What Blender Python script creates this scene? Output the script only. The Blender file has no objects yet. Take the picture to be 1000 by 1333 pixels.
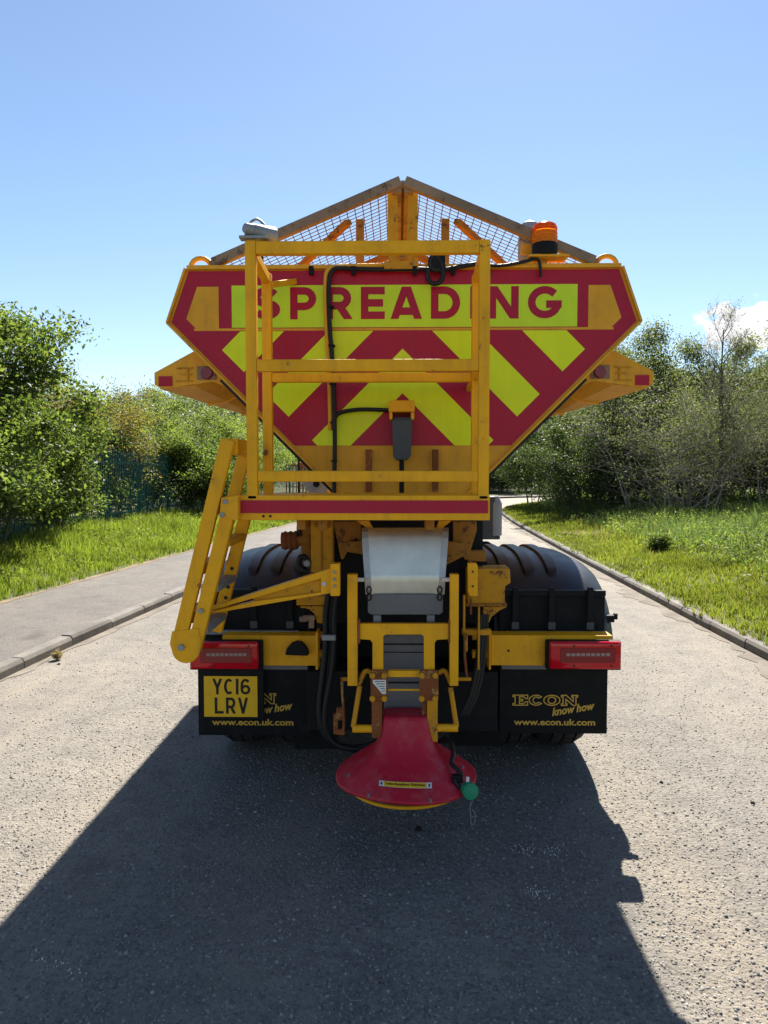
import bpy, bmesh, math, random
import numpy as np
from mathutils import Vector, Matrix

scene = bpy.context.scene
COL = scene.collection
R = math.radians

# ------------------------------------------------------------------ camera
CAM_H, F_PX = 1.80, 963.0
YAW, PITCH = R(1.07), R(2.88)
CAM = Vector((-0.025, 0.0, CAM_H))
cam_data = bpy.data.cameras.new('camera')
cam_data.sensor_fit = 'VERTICAL'
cam_data.sensor_height = 36.0
cam_data.sensor_width = 27.0
cam_data.lens = 36.0 * F_PX / 1333.0
cam_data.clip_end = 5000
cam_data.clip_start = 0.05
cam = bpy.data.objects.new('camera', cam_data)
COL.objects.link(cam)
cam.location = CAM
cam.rotation_euler = (math.pi / 2 - PITCH, 0, YAW)
scene.camera = cam

# ------------------------------------------------------------------ sky and sun
SUN_EL, SUN_AZ = R(48.8), R(9.0)          # azimuth: to the right of +Y
world = bpy.data.worlds.new('World')
scene.world = world
world.use_nodes = True
wn, wl = world.node_tree.nodes, world.node_tree.links
wn.clear()
w_out = wn.new('ShaderNodeOutputWorld')
w_bg = wn.new('ShaderNodeBackground')
w_bg.inputs['Strength'].default_value = 0.056
sky = wn.new('ShaderNodeTexSky')
sky.sky_type = 'NISHITA'
sky.sun_disc = False
sky.sun_elevation = SUN_EL
sky.sun_rotation = SUN_AZ
sky.air_density = 1.0
sky.dust_density = 0.12
sky.ozone_density = 2.0
# cumulus low over the trees: a bank of cloud from noise in sky directions
geo = wn.new('ShaderNodeTexCoord')
mapn = wn.new('ShaderNodeMapping'); mapn.inputs['Scale'].default_value = (9, 9, 13)
noi = wn.new('ShaderNodeTexNoise'); noi.inputs['Scale'].default_value = 1.6
noi.inputs['Detail'].default_value = 9; noi.inputs['Roughness'].default_value = 0.62
wl.new(geo.outputs['Generated'], mapn.inputs['Vector']); wl.new(mapn.outputs['Vector'], noi.inputs['Vector'])
az0, el0 = R(26.0), R(10.4)
cdir = (math.sin(az0) * math.cos(el0), math.cos(az0) * math.cos(el0), math.sin(el0))
sub = wn.new('ShaderNodeVectorMath'); sub.operation = 'SUBTRACT'; sub.inputs[1].default_value = cdir
wl.new(geo.outputs['Generated'], sub.inputs[0])
scl = wn.new('ShaderNodeVectorMath'); scl.operation = 'MULTIPLY'; scl.inputs[1].default_value = (11.5, 11.5, 22.0)
wl.new(sub.outputs[0], scl.inputs[0])
ln = wn.new('ShaderNodeVectorMath'); ln.operation = 'LENGTH'; wl.new(scl.outputs[0], ln.inputs[0])
cm = wn.new('ShaderNodeMath'); cm.operation = 'MULTIPLY'; cm.inputs[1].default_value = 0.42
wl.new(ln.outputs['Value'], cm.inputs[0])
cs = wn.new('ShaderNodeMath'); cs.operation = 'SUBTRACT'
wl.new(noi.outputs['Fac'], cs.inputs[0]); wl.new(cm.outputs[0], cs.inputs[1])
cr = wn.new('ShaderNodeMapRange'); cr.interpolation_type = 'SMOOTHSTEP'
cr.inputs['From Min'].default_value = 0.17; cr.inputs['From Max'].default_value = 0.235
wl.new(cs.outputs[0], cr.inputs['Value'])
cmx = wn.new('ShaderNodeMix'); cmx.data_type = 'RGBA'
wl.new(cr.outputs[0], cmx.inputs['Factor'])
wl.new(sky.outputs[0], cmx.inputs['A']); cmx.inputs['B'].default_value = (6.6, 6.6, 6.7, 1)
wl.new(cmx.outputs['Result'], w_bg.inputs['Color'])
wl.new(w_bg.outputs[0], w_out.inputs['Surface'])

sun_data = bpy.data.lights.new('sun', 'SUN')
sun_data.energy = 5.0
sun_data.angle = R(0.53)
sun_data.color = (1.0, 0.945, 0.86)
sun = bpy.data.objects.new('sun', sun_data)
COL.objects.link(sun)
sdir = Vector((math.sin(SUN_AZ) * math.cos(SUN_EL), math.cos(SUN_AZ) * math.cos(SUN_EL), math.sin(SUN_EL)))
sun.location = sdir * 60
sun.rotation_euler = sdir.to_track_quat('Z', 'Y').to_euler()

vs = scene.view_settings
vs.view_transform = 'Standard'
vs.look = 'None'
vs.gamma = 1.0
vs.use_curve_mapping = False
vs.exposure = 1.54
scene.cycles.use_denoising = True
scene.cycles.max_bounces = 8
scene.cycles.diffuse_bounces = 4
scene.cycles.transparent_max_bounces = 12

# ------------------------------------------------------------------ measuring: a photo pixel at a known distance Y -> a point of the place
_f = Vector((-math.sin(YAW) * math.cos(PITCH), math.cos(YAW) * math.cos(PITCH), -math.sin(PITCH)))
_r = Vector((math.cos(YAW), math.sin(YAW), 0))
_u = _r.cross(_f)
def at(u, v, Y):
    d = _f + _r * ((u - 500) / F_PX) + _u * ((666.5 - v) / F_PX)
    return CAM + d * ((Y - CAM.y) / d.y)

# ------------------------------------------------------------------ materials
def nodes(name):
    m = bpy.data.materials.new(name)
    m.use_nodes = True
    n, l = m.node_tree.nodes, m.node_tree.links
    b = n['Principled BSDF']
    return m, n, l, b

def ramp(n, stops):
    r = n.new('ShaderNodeValToRGB')
    e = r.color_ramp.elements
    while len(e) < len(stops):
        e.new(0.5)
    for k, (p, c) in enumerate(stops):
        e[k].position = p
        e[k].color = (c[0], c[1], c[2], 1)
    return r

def noise(n, l, scale, detail=4, rough=0.55, coord=None):
    t = n.new('ShaderNodeTexNoise')
    t.inputs['Scale'].default_value = scale
    t.inputs['Detail'].default_value = detail
    t.inputs['Roughness'].default_value = rough
    if coord is None:
        g = n.new('ShaderNodeNewGeometry'); coord = g.outputs['Position']
    l.new(coord, t.inputs['Vector'])
    return t

def mixc(n, l, fac, a, b, mode='MIX'):
    x = n.new('ShaderNodeMix'); x.data_type = 'RGBA'; x.blend_type = mode
    for sock, v in (('Factor', fac), ('A', a), ('B', b)):
        if hasattr(v, 'is_output'):
            l.new(v, x.inputs[sock])
        elif sock == 'Factor':
            x.inputs[sock].default_value = v
        else:
            x.inputs[sock].default_value = (v[0], v[1], v[2], 1)
    return x.outputs['Result']

def bump(n, l, b, height, strength, dist):
    x = n.new('ShaderNodeBump')
    x.inputs['Strength'].default_value = strength
    x.inputs['Distance'].default_value = dist
    l.new(height, x.inputs['Height'])
    l.new(x.outputs[0], b.inputs['Normal'])

def paint(name, base, rough=0.4, wear=None, wear_amt=0.0, var=0.12, dirt=(0.12, 0.085, 0.05), dirt_amt=0.25, metal=0.0, bumpy=0.15, spec=0.3, streak=0.0):
    """painted or plain surface with uneven tone, grime and (optionally) worn patches of another colour"""
    m, n, l, b = nodes(name)
    n1 = noise(n, l, 3.1, 5); n2 = noise(n, l, 38, 5, 0.65); n3 = noise(n, l, 11, 6, 0.7)
    r1 = ramp(n, [(0.3, [c * (1 - var) for c in base]), (0.7, [min(1, c * (1 + var * .6)) for c in base])])
    l.new(n1.outputs['Fac'], r1.inputs[0])
    dr = ramp(n, [(0.48, (0, 0, 0)), (0.78, (dirt_amt,) * 3)])
    l.new(n3.outputs['Fac'], dr.inputs[0])
    c = mixc(n, l, dr.outputs[0], r1.outputs[0], dirt)
    if streak:
        gg = n.new('ShaderNodeNewGeometry'); mp = n.new('ShaderNodeMapping'); mp.inputs['Scale'].default_value = (26, 26, 1.6)
        l.new(gg.outputs['Position'], mp.inputs['Vector']); ns = noise(n, l, 1.0, 6, .65, mp.outputs[0])
        sr = ramp(n, [(0.5, (0, 0, 0)), (0.75, (streak,) * 3)]); l.new(ns.outputs['Fac'], sr.inputs[0])
        c = mixc(n, l, sr.outputs[0], c, (.20, .085, .03))
    if wear is not None:
        wr = ramp(n, [(0.66 - wear_amt * .3, (0, 0, 0)), (0.70 - wear_amt * .3, (1, 1, 1))])
        mm = n.new('ShaderNodeMath'); mm.operation = 'ADD'; mm.inputs[1].default_value = -0.25
        m2 = n.new('ShaderNodeMath'); m2.operation = 'MULTIPLY_ADD'; m2.inputs[1].default_value = 0.5
        l.new(n3.outputs['Fac'], mm.inputs[0]); l.new(n2.outputs['Fac'], m2.inputs[0]); l.new(mm.outputs[0], m2.inputs[2])
        l.new(m2.outputs[0], wr.inputs[0])
        wc = ramp(n, [(0.35, [x * .55 for x in wear]), (0.65, wear)])
        l.new(n2.outputs['Fac'], wc.inputs[0])
        c = mixc(n, l, wr.outputs[0], c, wc.outputs[0])
    l.new(c, b.inputs['Base Color'])
    rr = n.new('ShaderNodeMapRange'); rr.inputs['To Min'].default_value = max(.05, rough - .08); rr.inputs['To Max'].default_value = min(1, rough + .18)
    l.new(n3.outputs['Fac'], rr.inputs['Value']); l.new(rr.outputs[0], b.inputs['Roughness'])
    b.inputs['Metallic'].default_value = metal
    b.inputs['Specular IOR Level'].default_value = spec
    if bumpy:
        bump(n, l, b, n2.outputs['Fac'], bumpy, 0.002)
    return m

M = {}
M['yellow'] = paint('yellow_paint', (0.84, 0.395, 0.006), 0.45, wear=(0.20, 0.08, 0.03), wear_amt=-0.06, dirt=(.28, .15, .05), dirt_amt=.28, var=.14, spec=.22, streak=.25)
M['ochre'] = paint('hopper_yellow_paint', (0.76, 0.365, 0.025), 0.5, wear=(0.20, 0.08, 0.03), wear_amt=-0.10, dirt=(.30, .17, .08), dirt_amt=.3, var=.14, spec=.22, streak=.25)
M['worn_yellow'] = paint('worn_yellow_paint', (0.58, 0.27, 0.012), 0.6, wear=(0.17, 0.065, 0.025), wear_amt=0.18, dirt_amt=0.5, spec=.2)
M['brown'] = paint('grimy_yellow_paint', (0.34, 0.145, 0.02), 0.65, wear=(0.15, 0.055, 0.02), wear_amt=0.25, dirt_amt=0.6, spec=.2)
M['rust'] = paint('flaking_rust', (0.24, 0.075, 0.022), 0.85, wear=(0.42, 0.22, 0.07), wear_amt=0.25, var=.45, bumpy=.9)
M['rusty_frame'] = paint('rust_stained_steel', (0.27, 0.19, 0.13), 0.7, wear=(0.19, 0.12, 0.08), wear_amt=0.3, var=.3, metal=.2)
M['wire'] = paint('rusty_wire', (0.16, 0.11, 0.08), 0.7)
M['steel'] = paint('bare_steel', (0.42, 0.41, 0.39), 0.42, metal=.8, var=.1)
M['galv'] = paint('galvanised_steel', (0.27, 0.285, 0.29), 0.5, metal=.45)
M['black'] = paint('black_plastic', (0.008, 0.009, 0.011), 0.5, dirt=(0.05, 0.048, 0.045), dirt_amt=.25, spec=.12)
M['guard'] = paint('mudguard_plastic', (0.010, 0.013, 0.017), 0.38, dirt=(0.05, 0.05, 0.05), dirt_amt=.25, spec=.45)
M['dark'] = paint('grimy_chassis', (0.010, 0.010, 0.011), 0.7, dirt=(0.03, 0.024, 0.018), dirt_amt=.6, spec=.2)
M['flap'] = paint('rubber_flap', (0.0065, 0.007, 0.008), 0.6, dirt=(0.035, 0.032, 0.029), dirt_amt=.4, spec=.14)
M['hose'] = paint('hose_rubber', (0.008, 0.009, 0.010), 0.45, dirt_amt=.08, spec=.3)
M['grey_box'] = paint('grey_rubber_sheet', (0.15, 0.15, 0.155), 0.6, dirt=(0.2, 0.19, 0.17), dirt_amt=.5)
M['grey_plastic'] = paint('grey_plastic', (0.06, 0.068, 0.078), 0.5)
M['white'] = paint('white_label', (0.72, 0.71, 0.67), 0.5, dirt_amt=.4)
M['cab'] = paint('cab_paint', (0.70, 0.33, 0.02), 0.3)
M['cab_grey'] = paint('cab_grey_plastic', (0.26, 0.27, 0.29), 0.5)
M['gold'] = paint('gold_print', (0.56, 0.34, 0.05), 0.5)
M['ink'] = paint('black_print', (0.012, 0.012, 0.012), 0.5, dirt_amt=.05)
M['plate'] = paint('yellow_plate', (0.80, 0.46, 0.01), 0.4, dirt_amt=.12)
M['cowl'] = paint('red_moulded_plastic', (0.44, 0.008, 0.026), 0.42, var=.1, dirt=(0.40, 0.17, 0.16), dirt_amt=.4, bumpy=.08)
M['green_cap'] = paint('green_plastic', (0.01, 0.24, 0.12), 0.4)
M['tyre'] = paint('tyre_rubber', (0.022, 0.021, 0.021), 0.8, dirt=(0.10, 0.09, 0.08), dirt_amt=.5)
M['orange_plastic'] = paint('orange_plastic', (0.75, 0.13, 0.02), 0.5)
M['fence'] = paint('green_powder_coat', (0.026, 0.125, 0.10), 0.45, var=.2, dirt=(0.03, 0.06, 0.04), dirt_amt=.4)

def film(name, base, dirt_amt, hexa=True):
    m, n, l, b = nodes(name)
    g = n.new('ShaderNodeNewGeometry')
    v = n.new('ShaderNodeTexVoronoi'); v.inputs['Scale'].default_value = 230; l.new(g.outputs['Position'], v.inputs['Vector'])
    n3 = noise(n, l, 6, 7, 0.7)
    st = n.new('ShaderNodeMapping'); st.inputs['Scale'].default_value = (14, 1, 1.3); l.new(g.outputs['Position'], st.inputs['Vector'])
    n4 = noise(n, l, 2.2, 5, 0.6, st.outputs[0])
    dr = ramp(n, [(0.45, (0, 0, 0)), (0.8, (dirt_amt,) * 3)]); l.new(n4.outputs['Fac'], dr.inputs[0])
    r1 = ramp(n, [(0.3, [c * .9 for c in base]), (0.7, base)]); l.new(n3.outputs['Fac'], r1.inputs[0])
    c = mixc(n, l, dr.outputs[0], r1.outputs[0], [x * .6 + .03 for x in base])
    l.new(c, b.inputs['Base Color'])
    b.inputs['Roughness'].default_value = 0.38
    b.inputs['Specular IOR Level'].default_value = 0.22
    bump(n, l, b, v.outputs['Distance'], 0.12, 0.0006)
    return m
M['red_film'] = film('red_reflective_film', (0.42, 0.008, 0.036), .35)
M['lime_film'] = film('lime_reflective_film', (0.76, 0.85, 0.008), .16)
M['lime_sheet'] = film('lime_message_film', (0.62, 0.82, 0.022), .16)

def lens(name, base, rough=.15, trans=0):
    m, n, l, b = nodes(name)
    g = n.new('ShaderNodeNewGeometry')
    mp = n.new('ShaderNodeMapping'); l.new(g.outputs['Position'], mp.inputs['Vector'])
    w = n.new('ShaderNodeTexChecker'); w.inputs['Scale'].default_value = 160; l.new(mp.outputs[0], w.inputs['Vector'])
    w.inputs['Color1'].default_value = (*base, 1); w.inputs['Color2'].default_value = (*[c * .62 for c in base], 1)
    l.new(w.outputs['Color'], b.inputs['Base Color'])
    b.inputs['Roughness'].default_value = rough
    b.inputs['Specular IOR Level'].default_value = .4
    if trans:
        tr = n.new('ShaderNodeBsdfTranslucent'); l.new(w.outputs['Color'], tr.inputs['Color'])
        mx = n.new('ShaderNodeMixShader'); mx.inputs[0].default_value = trans
        l.new(b.outputs[0], mx.inputs[1]); l.new(tr.outputs[0], mx.inputs[2]); l.new(mx.outputs[0], n['Material Output'].inputs['Surface'])
    return m
M['red_lens'] = lens('red_lamp_lens', (0.62, 0.004, 0.014), .08)
M['deep_red_lens'] = lens('deep_red_lens', (0.26, 0.004, 0.010), .15)
M['clear_lens'] = lens('clear_led_lens', (0.36, 0.24, 0.22), .2)
M['amber'] = lens('amber_beacon_lens', (0.95, 0.22, 0.004), .2, .6)
M['amber_pale'] = lens('yellow_beacon_lens', (0.98, 0.42, 0.008), .2, .6)

m, n, l, b = nodes('brushed_chute_steel')
n1 = noise(n, l, 9, 5); n2 = noise(n, l, 80, 3)
r1 = ramp(n, [(0.3, (0.50, 0.51, 0.465)), (0.7, (0.63, 0.63, 0.58))]); l.new(n1.outputs['Fac'], r1.inputs[0]); l.new(r1.outputs[0], b.inputs['Base Color'])
b.inputs['Metallic'].default_value = .92
rr = n.new('ShaderNodeMapRange'); rr.inputs['To Min'].default_value = .38; rr.inputs['To Max'].default_value = .52
l.new(n1.outputs['Fac'], rr.inputs['Value']); l.new(rr.outputs[0], b.inputs['Roughness'])
bump(n, l, b, n1.outputs['Fac'], .08, .02)
M['chute'] = m
m, n, l, b = nodes('cab_glass'); b.inputs['Base Color'].default_value = (.02, .025, .03, 1); b.inputs['Roughness'].default_value = .05; M['glass'] = m

def leaf_mat(name, c0, c1, c2, trans=.5, rough=.5):
    m, n, l, b = nodes(name)
    g = n.new('ShaderNodeNewGeometry')
    r1 = ramp(n, [(0.0, c0), (0.55, c1), (1.0, c2)]); l.new(g.outputs['Random Per Island'], r1.inputs[0])
    nn = noise(n, l, .9, 2); r2 = ramp(n, [(.35, (.72, .72, .72)), (.65, (1.15, 1.15, 1.15))]); l.new(nn.outputs['Fac'], r2.inputs[0])
    c = mixc(n, l, 1.0, r1.outputs[0], r2.outputs[0], 'MULTIPLY')
    l.new(c, b.inputs['Base Color']); b.inputs['Roughness'].default_value = rough
    b.inputs['Specular IOR Level'].default_value = .16
    tr = n.new('ShaderNodeBsdfTranslucent')
    tc = mixc(n, l, 1.0, c, (1.45, 1.5, .7), 'MULTIPLY'); l.new(tc, tr.inputs['Color'])
    mx = n.new('ShaderNodeMixShader'); mx.inputs[0].default_value = trans
    l.new(b.outputs[0], mx.inputs[1]); l.new(tr.outputs[0], mx.inputs[2])
    l.new(mx.outputs[0], n['Material Output'].inputs['Surface'])
    return m
M['leaf_green'] = leaf_mat('broad_green_leaf', (.055, .088, .024), (.100, .145, .038), (.175, .210, .065), .55)
M['leaf_olive'] = leaf_mat('olive_brown_leaf', (.100, .094, .036), (.160, .145, .052), (.225, .170, .075), .55)
M['leaf_light'] = leaf_mat('light_green_leaf', (.085, .120, .032), (.140, .185, .050), (.215, .250, .075), .55)
M['leaf_dark'] = leaf_mat('dark_green_leaf', (.034, .056, .024), (.058, .088, .034), (.100, .128, .050), .45)
M['leaf_sage'] = leaf_mat('grey_green_leaf', (.068, .088, .044), (.112, .135, .066), (.175, .190, .092), .5)
M['leaf_far'] = leaf_mat('far_wood_leaf', (.072, .098, .060), (.110, .142, .082), (.160, .188, .100), .4)  # slight distance haze put into the leaf colour: paler and bluer
M['grass_short'] = leaf_mat('short_grass', (.095, .125, .024), (.150, .185, .032), (.23, .225, .07), .55, .6)
M['grass_tall'] = leaf_mat('tall_grass', (.058, .100, .042), (.100, .152, .062), (.18, .21, .105), .55, .6)
M['grass_left'] = leaf_mat('verge_grass', (.100, .145, .024), (.155, .205, .034), (.23, .255, .07), .55, .6)
M['straw'] = leaf_mat('dry_grass', (.24, .18, .10), (.32, .25, .14), (.40, .33, .20), .3, .7)
M['silt'] = paint('gutter_silt', (.172, .150, .122), .95, var=.35, dirt=(.12, .10, .08), dirt_amt=.7, bumpy=.9, spec=.2)
M['bark'] = paint('grey_bark', (0.105, 0.092, 0.075), .9, var=.35, bumpy=.8)
M['bark_pale'] = paint('pale_twig_bark', (0.30, 0.265, 0.21), .9, var=.35, bumpy=.6)

# ground surfaces
def asphalt(name, lo, hi, dust, scale, dist, dust_amt, pit, tracks=False):
    """stone chippings pressed into tar: rounded bumps of two sizes, dark pits between some of them"""
    m, n, l, b = nodes(name)
    g = n.new('ShaderNodeNewGeometry'); P = g.outputs['Position']
    wob = noise(n, l, 45, 3, .6, P)
    va = n.new('ShaderNodeVectorMath'); va.operation = 'MULTIPLY_ADD'; va.inputs[1].default_value = (.016, .016, .016)
    l.new(wob.outputs['Color'], va.inputs[0]); l.new(P, va.inputs[2])
    def vor(sc):
        v = n.new('ShaderNodeTexVoronoi'); v.feature = 'SMOOTH_F1'; v.inputs['Smoothness'].default_value = .35
        v.inputs['Scale'].default_value = sc; l.new(va.outputs[0], v.inputs['Vector']); return v
    v1, v2 = vor(scale), vor(scale * 1.9)
    fine = noise(n, l, 170, 4, .7, P); pitn = noise(n, l, 42, 4, .65, P)
    def mth(op, x, y):
        q = n.new('ShaderNodeMath'); q.operation = op
        for k, s_ in enumerate((x, y)):
            if hasattr(s_, 'is_output'): l.new(s_, q.inputs[k])
            else: q.inputs[k].default_value = s_
        return q.outputs[0]
    dome = mth('MULTIPLY', mth('ADD', mth('MULTIPLY', v1.outputs['Distance'], .7), mth('MULTIPLY', v2.outputs['Distance'], .35)), -1.0)
    h = mth('ADD', mth('ADD', dome, mth('MULTIPLY', fine.outputs['Fac'], .55)), mth('MULTIPLY', pitn.outputs['Fac'], 1.1))
    sx = n.new('ShaderNodeSeparateColor'); l.new(v1.outputs['Color'], sx.inputs[0])
    tone = mth('ADD', mth('MULTIPLY', sx.outputs[0], .45), mth('MULTIPLY', fine.outputs['Fac'], .6))
    cr = ramp(n, [(0.1, lo), (0.55, hi), (0.9, [x * 1.22 for x in hi])]); l.new(tone, cr.inputs[0])
    pr = ramp(n, [(0.36, (1, 1, 1)), (0.47, (0, 0, 0))]); l.new(mth('ADD', mth('MULTIPLY', pitn.outputs['Fac'], .8), mth('MULTIPLY', fine.outputs['Fac'], .2)), pr.inputs[0])
    c = mixc(n, l, pr.outputs[0], cr.outputs[0], pit)  # pit colour: bare tar, with the small shadows between stones painted in
    big = noise(n, l, .55, 6, .6, P)
    st = n.new('ShaderNodeMapping'); st.inputs['Scale'].default_value = (1.0, .10, 1); l.new(P, st.inputs['Vector'])
    strk = noise(n, l, 1.3, 5, .6, st.outputs[0])
    dr = ramp(n, [(0.47, (0, 0, 0)), (0.72, (dust_amt,) * 3)]); l.new(strk.outputs['Fac'], dr.inputs[0])
    c = mixc(n, l, dr.outputs[0], c, dust)
    tn = ramp(n, [(0.3, (.84, .84, .85)), (0.7, (1.12, 1.10, 1.07))]); l.new(big.outputs['Fac'], tn.inputs[0])
    c = mixc(n, l, 1.0, c, tn.outputs[0], 'MULTIPLY')
    mott = noise(n, l, 3.3, 7, .72, P); tm = ramp(n, [(0.32, (.78, .78, .79)), (0.5, (1, 1, 1)), (0.72, (1.16, 1.14, 1.1))]); l.new(mott.outputs['Fac'], tm.inputs[0])
    c = mixc(n, l, 1.0, c, tm.outputs[0], 'MULTIPLY')
    if tracks:                                  # worn wheel tracks run along the road
        sp = n.new('ShaderNodeSeparateXYZ'); l.new(P, sp.inputs[0])
        wv = noise(n, l, .8, 4, .6, P)
        xx = mth('ADD', sp.outputs[0], mth('MULTIPLY', wv.outputs['Fac'], .5))
        mr = n.new('ShaderNodeMapRange'); mr.inputs['From Min'].default_value = -3.75; mr.inputs['From Max'].default_value = 4.25; l.new(xx, mr.inputs['Value'])
        tr_ = ramp(n, [(0.0, (1.06, 1.03, .99)), (.16, (.94, .94, .95)), (.26, (1.06, 1.05, 1.03)), (.38, (.92, .92, .93)), (.50, (1.02, 1.02, 1.02)), (.60, (.93, .93, .94)), (.655, (1.12, 1.08, 1.02)), (.72, (.95, .95, .96)), (.84, (.97, .97, .97)), (1.0, (1.10, 1.04, .97))]); l.new(mr.outputs[0], tr_.inputs[0])
        c = mixc(n, l, 1.0, c, tr_.outputs[0], 'MULTIPLY')
    # a few oil and rubber stains
    stn = noise(n, l, 1.1, 3, .5, P); sr = ramp(n, [(0.66, (1, 1, 1)), (0.74, (.62, .62, .63))]); l.new(stn.outputs['Fac'], sr.inputs[0])
    c = mixc(n, l, 1.0, c, sr.outputs[0], 'MULTIPLY')
    l.new(c, b.inputs['Base Color'])
    b.inputs['Roughness'].default_value = .82
    b.inputs['Specular IOR Level'].default_value = .3
    bump(n, l, b, h, 1.0, dist)
    return m
M['road'] = asphalt('surface_dressed_asphalt', (.115, .107, .095), (.195, .180, .155), (.245, .212, .168), 60, .0085, .8, (.085, .079, .069), True)
m, n, l, b = nodes('road_chipping')
g = n.new('ShaderNodeNewGeometry')
r1 = ramp(n, [(0.0, (.10, .095, .087)), (0.45, (.185, .171, .148)), (0.9, (.245, .226, .195)), (1.0, (.36, .335, .30))]); l.new(g.outputs['Random Per Island'], r1.inputs[0])
n1 = noise(n, l, 300, 3); r2 = ramp(n, [(.3, (.8, .8, .8)), (.7, (1.15, 1.15, 1.15))]); l.new(n1.outputs['Fac'], r2.inputs[0])
l.new(mixc(n, l, 1.0, r1.outputs[0], r2.outputs[0], 'MULTIPLY'), b.inputs['Base Color']); b.inputs['Roughness'].default_value = .7; b.inputs['Specular IOR Level'].default_value = .3
M['chip'] = m
M['pavement'] = asphalt('worn_footway_asphalt', (.075, .070, .066), (.120, .108, .096), (.150, .126, .100), 90, .004, .6, (.05, .047, .043))
m, n, l, b = nodes('kerb_concrete')
n1 = noise(n, l, 2.2, 6, .65); n2 = noise(n, l, 60, 5, .7)
r1 = ramp(n, [(.3, (.085, .077, .066)), (.55, (.145, .132, .112)), (.75, (.215, .195, .165))]); l.new(n1.outputs['Fac'], r1.inputs[0])
r2 = ramp(n, [(.3, (.7, .7, .7)), (.7, (1.15, 1.15, 1.15))]); l.new(n2.outputs['Fac'], r2.inputs[0])
oi = n.new('ShaderNodeObjectInfo'); r3 = ramp(n, [(0, (.82, .81, .8)), (1, (1.1, 1.1, 1.1))]); l.new(oi.outputs['Random'], r3.inputs[0])
c = mixc(n, l, 1.0, mixc(n, l, 1.0, r1.outputs[0], r2.outputs[0], 'MULTIPLY'), r3.outputs[0], 'MULTIPLY')
l.new(c, b.inputs['Base Color']); b.inputs['Roughness'].default_value = .9
bump(n, l, b, n2.outputs['Fac'], .6, .004)
M['kerb'] = m
m, n, l, b = nodes('turf_soil')
n1 = noise(n, l, 1.1, 6, .6); n2 = noise(n, l, 25, 5, .7)
r1 = ramp(n, [(.3, (.045, .055, .016)), (.52, (.085, .095, .024)), (.7, (.16, .125, .06))]); l.new(n1.outputs['Fac'], r1.inputs[0])
r2 = ramp(n, [(.3, (.6, .6, .6)), (.7, (1.2, 1.2, 1.2))]); l.new(n2.outputs['Fac'], r2.inputs[0])
l.new(mixc(n, l, 1.0, r1.outputs[0], r2.outputs[0], 'MULTIPLY'), b.inputs['Base Color']); b.inputs['Roughness'].default_value = .95
bump(n, l, b, n2.outputs['Fac'], .8, .03)
M['soil'] = m
M['dust'] = paint('sandy_soil', (.17, .125, .075), .95, var=.3, bumpy=.6)
M['red_soil'] = paint('bare_red_soil', (.13, .075, .045), .95, var=.35, bumpy=.6)

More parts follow.
